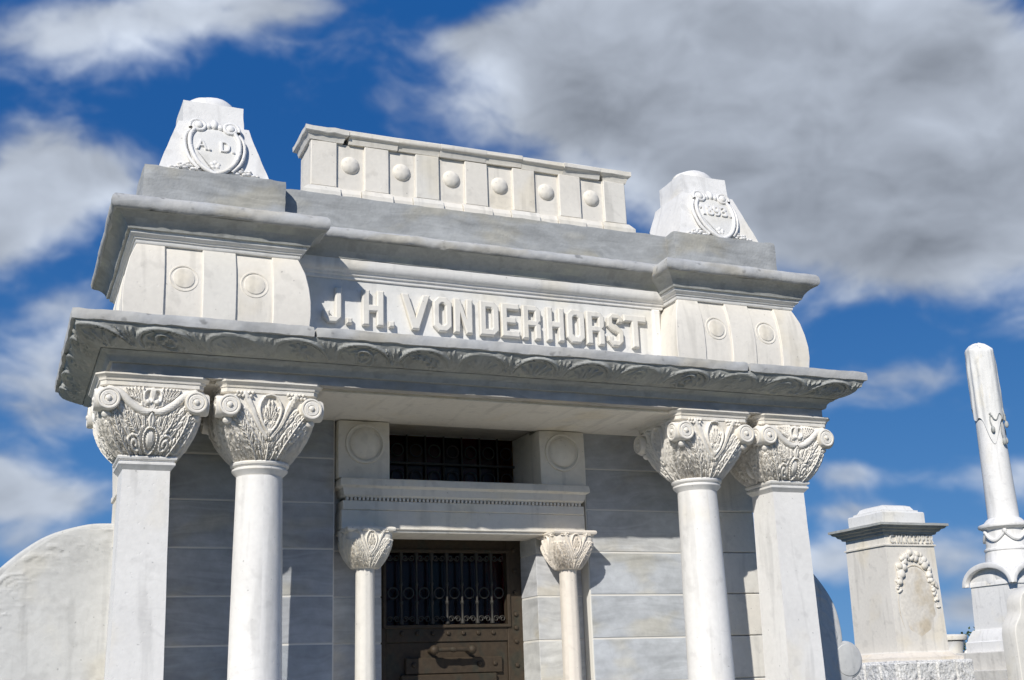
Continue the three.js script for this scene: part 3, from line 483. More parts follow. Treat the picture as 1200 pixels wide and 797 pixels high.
for (const s of [-1, 1]) {
  const P = group('attic_pavilion', T), xi = 1.123, xo = 2.015, x0 = Math.min(s * xi, s * xo), x1 = Math.max(s * xi, s * xo), zf = .170, zb = -1.0;
  part('core', U(finish(sweep(rect(x0, x1, zb, zf), shift(bulge, -.013), .08, .002))), M.cream, P);
  const w = (x1 - x0) / 5;
  for (let k = 0; k < 5; k++) { const a = x0 + k * w, b = a + w, cx = (a + b) / 2;
    if (k % 2 === 0) { // plain strips stand proud
      const l = k === 0 ? a - .0 : a + .004, r = k === 4 ? b : b - .004, prof = bulge;
      const sh = []; const pos = [], idx = [], n = prof.length; const xl = (o) => l + (k === 0 ? -o : 0), xr = (o) => r + (k === 4 ? o : 0);
      const g = new ConvexGeometryStrip(prof, l, r, k === 0, k === 4, zf);
      part('plain_strip', U(finish(worn(g, .003, 6, k + s), .5)), creams[(k + (s > 0 ? 1 : 0)) % 4], P);
    } else { const m = part('roundel', R1, M.cream, P); m.position.set(cx, E + 2.112, zf - .008); m.rotation.x = -.14; }
  }
  // strips on the outer side
  for (let k = 0; k < 4; k++) { const za = zf - .02 - k * .30, prof = bulge; const g = sideStrip(prof, s, xo, za - .16, za); if (k) part('plain_strip', U(finish(g, .5)), M.cream2, P); }
  part('fillet_moulding', U(finish(sweep(rect(x0, x1, zb, zf), [[-.046, 2.288], [-.030, 2.290], [-.026, 2.296], [-.026, 2.310], [-.018, 2.313], [-.016, 2.320], [-.006, 2.326], [.002, 2.334], [.004, 2.352]], .05, .003, false))), M.white2, P);
  part('cornice_bed', U(finish(sweep(rect(x0, x1, zb, zf), [[-.02, 2.350], [.018, 2.351], [.022, 2.364], [.030, 2.380], [.044, 2.397], [.062, 2.412], [.078, 2.420], [.088, 2.425]], .05, .004, false))), M.crust, P);  // dark underside: weathered crust, with shade put into its tone as well
  part('cornice_nose', U(finish(sweep(rect(x0, x1, zb, zf), [[.078, 2.4245], [.092, 2.426], [.103, 2.438], [.107, 2.458], [.103, 2.482], [.090, 2.500], [.06, 2.513], [-.1, 2.534]], .03, .009), .9)), M.nose, P);
}
function ConvexGeometryStrip(prof, l, r, endL, endR, zf) {   // a bowed strip with square edges
  const pos = [], idx = [], n = prof.length, back = zf - .05;
  prof.forEach(([o, y]) => { const a = l - (endL ? o : 0), b = r + (endR ? o : 0); pos.push(a, y, back, a, y, zf + o - .004, a + .004, y, zf + o, b - .004, y, zf + o, b, y, zf + o - .004, b, y, back); });
  for (let k = 0; k < n - 1; k++) for (let j = 0; j < 5; j++) { const a = k * 6 + j, c = a + 6; idx.push(a, a + 1, c + 1, a, c + 1, c); }
  for (const [k, f] of [[0, true], [n - 1, false]]) for (let j = 1; j < 5; j++) { const t = [k * 6, k * 6 + j, k * 6 + j + 1]; idx.push(...(f ? t.reverse() : t)); }
  const g = new THREE.BufferGeometry(); g.setAttribute('position', new THREE.Float32BufferAttribute(pos, 3)); g.setIndex(idx); return g;
}
function sideStrip(prof, s, xo, z0, z1) {
  const g = ConvexGeometryStrip(prof.map(([o, y]) => [o, y]), 0, z1 - z0, false, false, 0); g.rotateY(s * Math.PI / 2); g.translate(s * xo, 0, s > 0 ? z1 : z0); return g;
}
// name panel
{
  const zp = -.045, P = group('name_panel', T);
  part('panel', U(finish(plate(-1.14, 1.14, 1.83, 2.30, -.6, zp, .06, .002, .003))), M.white2, P);
  part('top_moulding', U(finish(sweep(rect(-1.14, 1.14, -.5, zp), [[.002, 2.268], [.010, 2.272], [.012, 2.288], [.022, 2.292], [.026, 2.304], [.040, 2.312], [.052, 2.328], [.056, 2.350], [.056, 2.372]], .05, .002, false))), M.white, P);
  for (const s of [-1, 1]) part('side_moulding', U(finish(extr(poly([[0, 1.838], [.05, 1.838], [.05, 2.268], [0, 2.268]]), .016, .008, 2, 1).translate(s > 0 ? 1.075 : -1.125, 0, zp - .002))), M.white, P);
  const S = .215, c = .15;
  const G = (ch, w) => {
    const s = Math.min(S, w * .34), H = new THREE.Path(), hole = (pts) => { const p = new THREE.Path(pts.map(([x, y]) => new THREE.Vector2(x, y))); return p; };
    if (ch === 'O') { const o = poly([[0, c], [c, 0], [w - c, 0], [w, c], [w, 1 - c], [w - c, 1], [c, 1], [0, 1 - c]]), d = .06; o.holes.push(hole([[s, s + d], [s, 1 - s - d], [s + d, 1 - s], [w - s - d, 1 - s], [w - s, 1 - s - d], [w - s, s + d], [w - s - d, s], [s + d, s]])); return o; }
    if (ch === 'D') { const o = poly([[0, 0], [w - c, 0], [w, c], [w, 1 - c], [w - c, 1], [0, 1]]); o.holes.push(hole([[s, s], [s, 1 - s], [w - s - .04, 1 - s], [w - s, 1 - s - .05], [w - s, s + .05], [w - s - .04, s]])); return o; }
    if (ch === 'H') return poly([[0, 0], [s, 0], [s, .39], [w - s, .39], [w - s, 0], [w, 0], [w, 1], [w - s, 1], [w - s, .59], [s, .59], [s, 1], [0, 1]]);
    if (ch === 'N') return poly([[0, 0], [s, 0], [s, .58], [w - s, 0], [w, 0], [w, 1], [w - s, 1], [w - s, .42], [s, 1], [0, 1]]);
    if (ch === 'E') return poly([[0, 0], [w, 0], [w, s], [s, s], [s, .40], [w * .82, .40], [w * .82, .59], [s, .59], [s, 1 - s], [w, 1 - s], [w, 1], [0, 1]]);
    if (ch === 'T') return poly([[w / 2 - s / 2, 0], [w / 2 + s / 2, 0], [w / 2 + s / 2, 1 - s], [w, 1 - s], [w, 1], [0, 1], [0, 1 - s], [w / 2 - s / 2, 1 - s]]);
    if (ch === 'V') return poly([[w / 2 - s * .5, 0], [w / 2 + s * .5, 0], [w, 1], [w - s, 1], [w / 2, .34], [s, 1], [0, 1]]);
    if (ch === 'J') return poly([[c, 0], [w - c, 0], [w, c], [w, 1], [w - s, 1], [w - s, s], [s * 1.1, s], [s * 1.1, .33], [0, .33], [0, c]]);
    if (ch === 'R') { const o = poly([[0, 0], [s, 0], [s, .38], [w - s, .38], [w - s, 0], [w, 0], [w, .42], [w - .07, .48], [w, .55], [w, 1 - c], [w - c, 1], [0, 1]]); o.holes.push(hole([[s, .56], [s, 1 - s * .95], [w - s, 1 - s * .95], [w - s, .56]])); return o; }
    if (ch === 'S') return poly([[0, c], [c, 0], [w - c, 0], [w, c], [w, .47], [w - .12, .57], [s, .69], [s, 1 - s], [w - s, 1 - s], [w - s, .72], [w, .72], [w, 1 - c], [w - c, 1], [c, 1], [0, 1 - c], [0, .6], [.1, .50], [w - s, .38], [w - s, s], [s, s], [s, .30], [0, .30]]);
    return poly([[0, 0], [w, 0], [w, .17], [0, .17]]);
  };
  for (const [ch, a, b] of [['J', -.985, -.878], ['.', -.851, -.818], ['H', -.762, -.637], ['.', -.611, -.577], ['V', -.540, -.368], ['O', -.349, -.238], ['N', -.226, -.111], ['D', -.068, .050], ['E', .064, .180], ['R', .198, .316], ['H', .352, .466], ['O', .482, .600], ['R', .612, .732], ['S', .752, .858], ['T', .863, 1.018]]) {
    const hgt = .205, g = extr(G(ch, (b - a) / hgt), .10, .035, 4, 1); g.scale(hgt, hgt, hgt); g.translate(a, 2.008, zp + .006);
    part('letter', U(finish(worn(g, .002, 14), .4)), M.cream2, P).userData.label = ch === '.' ? 'raised full stop' : 'raised letter ' + ch;
  }
  // cornice over the panel
  part('cornice_bed', U(finish(sweep(rect(-1.15, 1.15, -.5, zp), [[.03, 2.372], [.060, 2.373], [.064, 2.388], [.076, 2.408], [.100, 2.430], [.130, 2.446], [.145, 2.452]], .05, .004, false))), M.crust, P);  // same dark bed: part weathering, part shade in the colour
  part('cornice_nose', U(finish(sweep(rect(-1.15, 1.15, -.5, zp), [[.132, 2.4515], [.146, 2.454], [.155, 2.466], [.157, 2.484], [.152, 2.503], [.138, 2.517], [.1, 2.524], [-.1, 2.530]], .03, .009), .9)), M.nose, P);
}
// grey blocking course and the roof
part('blocking_course', U(finish(plate(-1.215, 1.215, 2.50, 2.762, -1.0, -.022, .05, .014, .010))), M.blocking, T);
part('roof_slab', U(finish(cbox(-2.0, 2.0, 2.49, 2.528, -1.05, -.3))), M.blocking, T);
for (const s of [-1, 1]) part('blocking_stone', U(finish(plate(Math.min(s * 1.21, s * 1.962), Math.max(s * 1.21, s * 1.962), 2.52, 2.766, -.485, .066, .03, .014, .011))), M.blocking, T);

// ---- parapet with bosses
{
  const P = group('parapet', T), n = 13, W = 1.02, w = 2 * W / n, zf = -.18, zb = -.46;
  part('core', U(finish(cbox(-W + .004, W - .004, 2.76, 3.16, zb, zf - .018, .003))), M.cream, P);
  for (let k = 0; k < n; k++) { const a = -W + k * w, b = a + w, cx = (a + b) / 2;
    if (k % 2 === 0) part('plain_strip', U(finish(worn(cbox(k ? a + .004 : a - .002, k < n - 1 ? b - .004 : b + .002, 2.874, 3.158, zf - .05, zf + rr(-.002, .003), .005), .003, 8), .5)), creams[(k * 7 >> 1) % 4], P);
    else { const m = part('boss', D1, M.cream, P); m.position.set(cx, E + 3.03, zf - .016); }
    const ex = k === 0 ? .035 : 0, er = k === n - 1 ? .035 : 0, pr = k % 2 === 0;
    const x0 = pr ? a - .014 - ex : a + .018, x1 = pr ? b + .014 + er : b - .018, z = pr ? .022 : .008;
    const pts = []; for (const x of [x0, x1]) for (const zz of [zb + .02, zf + z]) pts.push(V3(x, 2.758, zz), V3(x, 2.84, zz)); for (const x of [x0 + ex, x1 - er]) for (const zz of [zb + .02, zf + z - .016]) pts.push(V3(x, 2.872, zz));
    part('plinth_stone', U(finish(worn(clean(new ConvexGeometry(pts)), .003, 9), .4)), creams[(k + 2) % 4], P);
  }
  const cuts = [-1.062, -.80, -.50, -.235, .06, .30, .585, .84, 1.062];
  for (let k = 0; k < cuts.length - 1; k++) { const g = sweep(rect(cuts[k] + .0012, cuts[k + 1] - .0012, zb - .03, zf + .028), k === 0 || k === cuts.length - 2 ? [[-.030, 3.158], [-.026, 3.172], [-.018, 3.190], [-.004, 3.198], [0, 3.204], [.0, 3.232]] : [[0, 3.158], [0, 3.232]], .04, .0);
    const p = g.attributes.position, dz = rr(-.004, .006), dy = rr(-.003, .004); for (let i = 0; i < p.count; i++) { const y = p.getY(i), z = p.getZ(i); if (!(k === 0 || k === cuts.length - 2)) { const q = smooth(3.158, 3.205, y); } p.setXYZ(i, p.getX(i), y + dy * (y > 3.2 ? 1 : 0), z + (z > -.2 ? dz : 0)); }
    // front ogee for the middle stones
    const pr = [[-.030, 3.158], [-.026, 3.172], [-.018, 3.190], [-.004, 3.198], [0, 3.204], [.0, 3.226], [-.008, 3.232]], sh = poly([[zb - .03, 3.158], ...pr.map(([o, y]) => [zf + .028 + o, y]), [zb - .03, 3.232]]);
    let gg; if (k === 0 || k === cuts.length - 2) gg = g; else { gg = extr(sh, cuts[k + 1] - cuts[k] - .003, 0, 2); gg.rotateY(-Math.PI / 2); gg.translate(cuts[k + 1] - .0015, dy, dz); }
    part('cap_stone', U(finish(worn(gg, .010, 13, k * 3), .5)), k % 3 ? M.dull : M.cream2, P); }
}

// ---- the two corner blocks with shields
const thin = await new FontLoader().loadAsync('fonts/droid/droid_sans_regular.typeface.json');
const font = await new FontLoader().loadAsync('fonts/droid/droid_sans_bold.typeface.json');
const serif = await new FontLoader().loadAsync('fonts/droid/droid_serif_bold.typeface.json');
function text(str, size, depth, f = font) { const g = new TextGeometry(str, { font: f, size, depth, curveSegments: 5, bevelEnabled: true, bevelThickness: depth * .25, bevelSize: size * .02, bevelSegments: 1 }); g.computeBoundingBox(); const b = g.boundingBox; g.translate(-(b.min.x + b.max.x) / 2, 0, 0); return g; }
for (const s of [-1, 1]) {
  const P = group('corner_block', T), cx = s * 1.588, y0 = 2.745, y1 = 3.115, y2 = 3.262, b = .306, m = .192, t = .166, zf0 = .015, zf1 = -.10, zb0 = -.475, zb1 = -.45;
  const cor = (h, y, z0, z1) => [V3(cx - h, y, z0), V3(cx + h, y, z0), V3(cx - h, y, z1), V3(cx + h, y, z1)];
  const sub = (A, B, n) => { // tapered block, cut finely and worn
    const g = new THREE.BoxGeometry(1, 1, 1, n, n, n), p = g.attributes.position, v = V3(); for (let i = 0; i < p.count; i++) { const x = p.getX(i) + .5, y = p.getY(i) + .5, z = p.getZ(i) + .5; const f = (Q) => V3(mix(Q[0].x, Q[1].x, x), Q[0].y, mix(Q[0].z, Q[2].z, z)); v.copy(f(A)).lerp(f(B), y); p.setXYZ(i, v.x, v.y, v.z); } const q = mergeVertices((g.deleteAttribute('normal'), g.deleteAttribute('uv'), g)); return worn(q, .006, 7, s * 20); };
  part('tapered_body', U(finish(sub(cor(b, y0, zb0, zf0), cor(m, y1, zb1, zf1), 18), .5)), M.white, P);
  part('top_block', U(finish(sub(cor(t, y1 - .01, zb1 + .03, zf1 - .006), cor(t, y2, zb1 + .03, zf1 - .035), 12), .5)), M.white, P);
  part('rounded_top', U(finish(worn(ball(cx, y2 - .010, -.26, t * .93, .095, .12, 30), .012, 9), 1)), M.white, P);
  // shield: everything below is laid out on a plane and then leaned back with the front face
  const lean = Math.atan2(zf0 - zf1, y1 - y0), put = (g) => { g.rotateX(-lean); g.translate(cx, y0 + E, zf0 + .002); return g; };
  const out = [[0, .010], [.060, .046], [.108, .112], [.132, .195], [.130, .270], [.108, .318]];
  const sh = new THREE.Shape(); sh.moveTo(0, .012); sh.splineThru(out.slice(1).map(([x, y]) => new THREE.Vector2(x, y))); sh.lineTo(.06, .330); sh.lineTo(0, .345); sh.lineTo(-.06, .330); sh.lineTo(-.108, .318); sh.splineThru(out.slice(0, -1).reverse().map(([x, y]) => new THREE.Vector2(-x, y)));
  { const g = extr(sh, .012, .012, 10, 3); part('shield', finish(put(g), .7), M.white2, P); }
  for (const q of [-1, 1]) {
    part('shield_frame', finish(put(join([tube(out.map(([x, y]) => [q * x, y, .026]), .0125, 40, 8), tube(out.slice(1).map(([x, y]) => [q * (x + .027), y - .004, .018]), .010, 40, 8)])), 1), M.white, P);
    const sp = []; for (let k = 0; k <= 40; k++) { const a = k / 40 * 3.3 * Math.PI - .4, r = mix(.046, .016, k / 40); sp.push([q * (.088 + Math.cos(a) * r), .345 + Math.sin(a) * r, .026]); }
    part('scroll', finish(put(join([tube(sp, .0105, 80, 8), ball(q * .086, .345, .026, .026, .026, .020)])), 1), M.white, P);
    const lv = []; for (let k = 0; k < 9; k++) { const x = q * (.075 + k * .021), y = .022 + .028 * Math.sin(k * .5) + (k % 2) * .014; lv.push(ball(x, y, .008, .017, .010, .011, 9), ball(x + q * .006, y + .020, .006, .013, .008, .009, 8)); }
    part('leaf_spray', finish(put(join(lv)), 1), M.white, P);
  }
  part('crest', finish(put(join([ball(0, .365, .022, .022, .034, .020), ball(-.032, .352, .020, .020, .022, .016), ball(.032, .352, .020, .020, .022, .016), ball(0, .395, .014, .012, .018, .012)])), 1), M.white, P);
  part('rosette', finish(put(join([0, 1, 2, 3, 4].map((k) => ball(Math.sin(k * 1.2566) * .018, .078 + Math.cos(k * 1.2566) * .018, .022, .014, .014, .008, 8)))), 1), M.white, P);
  const str = s < 0 ? ['A.', 'D.'] : ['1893.'];
  str.forEach((w, k) => { const g = text(w, s < 0 ? .072 : .080, .012, s < 0 ? thin : font); g.scale(s < 0 ? .92 : .86, 1, 1); g.translate(s < 0 ? (k ? .066 : -.062) : .0, s < 0 ? .175 : .198, .020); part('lettering', finish(put(g), .5), M.white, P); });
}

// ---- doorway
{
  const L = group('door_lintel', T);
  part('crown', U(finish(sweep(rect(-.735, .735, -.60, -.45), [[0, 1.130], [.004, 1.134], [.012, 1.142], [.016, 1.165], [.020, 1.180], [.034, 1.188], [.040, 1.192], [.040, 1.205], [.036, 1.228], [.028, 1.234]], .06, .003))), M.dull, L);
  for (let k = 0; k < 62; k++) part('dentil', U(boxUV(cbox(-.735 + k * 1.47 / 62 + .003, -.735 + (k + 1) * 1.47 / 62 - .007, 1.112, 1.1295, -.48, -.446, .002))), M.dull, L);
  part('fascia', U(finish(join([cbox(-.75, .75, 1.060, 1.1115, -.60, -.452, .003), cbox(-.755, .755, .952, 1.0595, -.60, -.46, .003), cbox(-.495, .495, .936, 1.045, -.76, -.474, .004)]))), M.dull, L);
  for (const s of [-1, 1]) {
    const g = group('roundel_block', T), x0 = Math.min(s * .472, s * .778), x1 = Math.max(s * .472, s * .778);
    part('block', U(finish(plate(x0, x1, 1.236, AB - .018, -.90, -.455, .04, .01, .004))), M.dull, g);
    const r = lathe([[0, .030], [.035, .027], [.065, .018], [.085, .006], [.094, -.006], [.100, -.006], [.103, .010], [.113, .010], [.117, -.002], [.117, -.02], [0, -.02]], 48); r.rotateX(Math.PI / 2); const m = part('roundel', finish(r, .5), M.dull, g); m.position.set(s * .622, E + 1.437, -.452);
  }
  // transom window
  const w = group('transom_window', T), zw = -.86;
  for (let k = 0; k < 8; k++) part('pane', U(boxUV(cbox(-.48 + k * .12, -.48 + (k + 1) * .12, 1.24, AB, zw - .035, zw - .02, .001))), M.glass[k % 5], w);
  part('bar', U(finish(cbox(-.48, .48, 1.405, 1.42, zw - .01, zw + .01, .003))), M.iron, w);
  for (let k = 1; k < 8; k++) part('bar', U(finish(tube([[-.48 + k * .12, 1.24, zw], [-.48 + k * .12, AB, zw]], .006, 2, 6))), M.iron, w);
  for (let k = 0; k < 8; k++) for (const y of [1.33, 1.495]) part('ring', U(finish(clean(new THREE.TorusGeometry(.038, .004, 5, 24).toNonIndexed()).translate(-.42 + k * .12, y, zw))), M.iron, w);
  // door leaf
  const D = group('door', T), z = -.84, gh = .385, dt = .97;
  part('leaf', U(finish(join([cbox(-.49, -gh, FLOOR, dt, z - .05, z, .004), cbox(gh, .49, FLOOR, dt, z - .05, z, .004), cbox(-gh, gh, .87, dt, z - .05, z - .002, .003), cbox(-gh, gh, .345, .445, z - .05, z - .002, .003), cbox(-gh, gh, FLOOR, .345, z - .05, z - .012, .003)]))), M.bronze, D);
  part('lower_panel', U(finish(cbox(-.30, .30, -.60, .16, z - .02, z + .018, .006))), M.bronze, D);
  part('lock_rail', U(finish(cbox(-.27, .34, .162, .255, z - .02, z + .010, .005))), M.bronze, D);
  part('frame', U(finish(join([cbox(-gh - .02, -gh, .425, .885, z - .01, z + .012, .003), cbox(gh, gh + .02, .425, .885, z - .01, z + .012, .003), cbox(-gh - .02, gh + .02, .868, .887, z - .01, z + .0125, .003), cbox(-gh - .02, gh + .02, .425, .443, z - .01, z + .0125, .003)]))), M.bronze, D);
  const n = 8, bw = 2 * gh / n;
  const barG = finish(lathe([[.007, .445], [.013, .45], [.013, .47], [.007, .48], [.007, .56], [.011, .567], [.011, .581], [.007, .587], [.007, .67], [.0105, .677], [.0105, .691], [.007, .697], [.007, .82], [.013, .84], [.013, .868]], 10).translate(0, E, 0)), ringG = finish(clean(new THREE.TorusGeometry(.031, .0045, 6, 26).toNonIndexed())), cs = (fl) => { const p = []; for (let k = 0; k <= 20; k++) { const a = k / 20 * 2.6 * Math.PI, r = mix(.019, .006, k / 20); p.push([Math.cos(a + Math.PI) * r * 1, Math.sin(a + Math.PI) * r * fl, 0]); } return finish(join([tube(p.map(([x, y, q]) => [x + .021, y, q]), .0035, 30, 5), tube(p.map(([x, y, q]) => [-x - .021, y, q]), .0035, 30, 5)])); }, csU = cs(1), csD = cs(-1);
  for (let k = 0; k < n; k++) {
    const x = -gh + (k + .5) * bw;
    part('pane', U(boxUV(cbox(x - bw / 2, x + bw / 2, .435, .875, z - .075, z - .065, .001))), M.glass[[0, 1, 0, 4, 1, 3, 3, 0][k]], D);
    const r = part('ring', ringG, M.iron, D); r.position.set(x, E + .630, z - .012);
    const a = part('scroll_pair', csU, M.iron, D); a.position.set(x, E + .838, z - .012); const b = part('scroll_pair', csD, M.iron, D); b.position.set(x, E + .477, z - .012);
    if (k) { const o = part('grille_bar', barG, M.iron, D); o.position.set(-gh + k * bw, 0, z - .006); }
  }
  const stud = finish(ball(0, 0, 0, .0145, .0145, .012, 10), 1), studs = []; for (let k = 0; k < n - 1; k++) studs.push([-gh + (k + 1) * bw, .395, z + .0]); for (const y of [-.4, -.25, -.1, .04, .20, .34, .42, .50, .63, .76, .89]) studs.push([.44, y, z + .002], [-.44, y, z + .002]); for (const x of [-.22, .19, .29]) studs.push([x, .215, z + .012]);
  for (const [x, y, q] of studs) { const m = part('stud', stud, M.bronze, D); m.position.set(x, E + y, q); }
  part('handle', U(finish(join([tube([[-.115, .296, z + .085], [-.05, .298, z + .09], [.05, .298, z + .09], [.115, .296, z + .085]], .014, 20, 10), ball(-.118, .296, z + .085, .028), ball(.118, .296, z + .085, .028), ball(0, .298, z + .09, .022, .018, .018), tube([[-.118, .296, z + .085], [-.118, .292, z - .01]], .012, 4, 8), tube([[.118, .296, z + .085], [.118, .292, z - .01]], .012, 4, 8)]), 1)), M.bronze, D);
}
{ // the little columns at the door
  const g = capR.clone(); g.translate(0, -1.212, 0); g.scale(.54, .62, .54);
  for (const s of [-1, 1]) {
    const o = group('door_column', T, s * .622, E, -.452);
    part('shaft', finish(worn(lathe([...Array(13)].map((_, k) => [mix(.062, .052, k / 12), mix(-.92, .737, k / 12)]), 40), .002, 6, s)), s > 0 ? M.pink : M.cream2, o);
    part('base', finish(join([lathe([[.09, -.99], [.095, -.97], [.08, -.955], [.07, -.945], [.085, -.93], [.06, -.915]], 36), cbox(-.105, .105, FLOOR, -.989, -.105, .105)])), M.cream2, o);
    part('capital', finish(g.clone().translate(0, .732, 0), 1.2), s > 0 ? M.pink : M.dull, o);
    part('abacus', finish(sweep(rect(-.118, .118, -.118, .118), [[0, .918], [.004, .922], [.016, .928], [.020, .938], [.016, .948], [.006, .951]], .05, .003)), s > 0 ? M.pink : M.dull, o);
    part('necking', finish(lathe([[.05, .728], [.062, .732], [.064, .739], [.055, .744]], 30)), s > 0 ? M.pink : M.dull, o);
  }
}

// ================================================================== the monuments to the right
{ // pedestal tomb
  const x0 = 6.42, w = .70, zf = -4.54, zb = -5.24, xc = x0 + w / 2, zc = (zf + zb) / 2, h = w / 2, Y = (y) => y + E;
  const t = thing('pedestal_tomb', 'square marble pedestal tomb with fruit garland and stepped cap over a dark cornice', 'tomb', xc, 0, zc);
  const sq = (k) => rect(-k, k, -k, k);
  part('granite_base', finish(worn(sweep(sq(h + .16), [[0, 0], [0, Y(.19)], [-.01, Y(.20)]], .08, .012), .006)), M.granite, t);
  for (const a of [0, 1]) for (let k = 0; k < 4; k++) { const q = h + .165, x = -q + k * q / 2; const g = cbox(x + .008, x + q / 2 - .008, .02, Y(.185), q - .02, q + .012, .014); if (a) g.rotateY(-Math.PI / 2); part('granite_stone', finish(worn(g, .01, 8)), M.granite, t); }
  part('plinth', finish(sweep(sq(h + .10), [[.0, Y(.20)], [.0, Y(.235)], [-.02, Y(.245)], [-.06, Y(.26)], [-.085, Y(.285)]], .1, .003)), M.pink, t);
  part('die', finish(sweep(sq(h), [[0.012, Y(.284)], [0, Y(.30)], [-.012, Y(1.42)], [0.004, Y(1.425)], [.004, Y(1.44)], [-.016, Y(1.445)], [-.018, Y(1.56)]], .07, .003)), M.cream, t);
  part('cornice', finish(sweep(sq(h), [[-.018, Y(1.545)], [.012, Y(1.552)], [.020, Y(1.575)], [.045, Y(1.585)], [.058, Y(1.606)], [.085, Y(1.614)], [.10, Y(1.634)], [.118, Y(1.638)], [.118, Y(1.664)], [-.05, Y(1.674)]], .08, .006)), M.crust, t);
  part('cap_block', finish(sweep(sq(h - .055), [[0, Y(1.67)], [0, Y(1.80)], [-.01, Y(1.812)]], .08, .004)), M.white2, t);
  part('cap_top', finish(sweep(sq(h - .10), [[0, Y(1.81)], [0, Y(1.835)], [-.03, Y(1.842)], [-.055, Y(1.885)], [-.09, Y(1.90)]], .08, .005)), M.white2, t);
  const front = (g) => { g.translate(0, 0, h - .004); return g; };
  { const g = new TextGeometry('C.W.KLEPPER', { font, size: .088, depth: .036, curveSegments: 4 }); g.center(); g.scale(.80, 1, 1); g.translate(0, .044, 0); g.translate(0.03, Y(1.458), h - .016); part('lettering', finish(g, .5), M.cream2, t); }
  { // oval medallion, sunk
    const R = []; for (let k = 0; k < 40; k++) { const a = k / 40 * 2 * Math.PI; R.push([Math.cos(a) * .262 + .01, Y(.78) + Math.sin(a) * .43, h - .010]); } part('medallion_rim', finish(tube(R, .008, 120, 7, true), 1), M.tan, t);
    const g = ball(.01, Y(.78), h - .012, .256, .42, .016, 40); part('medallion', finish(worn(g, .006, 12), 1), M.tan, t); }
  for (let k = 0; k < 58; k++) { const a = mix(2.95, -.15, k / 57) + rr(-.05, .05), q = rr(.90, 1.10), x = .01 + Math.cos(a) * .255 * q, y = Y(.86) + Math.sin(a) * .46 * q, r = rr(.016, .044) * (Math.sin(a) > .3 ? 1.1 : .75); if (Math.abs(x) > h - .03 || y > Y(1.38)) continue;
    const g = k % 3 ? ball(x, y, h + .002, r, r * rr(.8, 1.1), r * .7, 12) : ball(0, 0, 0, r * 1.5, r * .55, r * .4, 10).rotateZ(rr(0, 3)).translate(x, y, h + .004); part(k % 3 ? 'fruit' : 'leaf', finish(worn(g, .008, 20, k), 1), M.cream, t); }
}
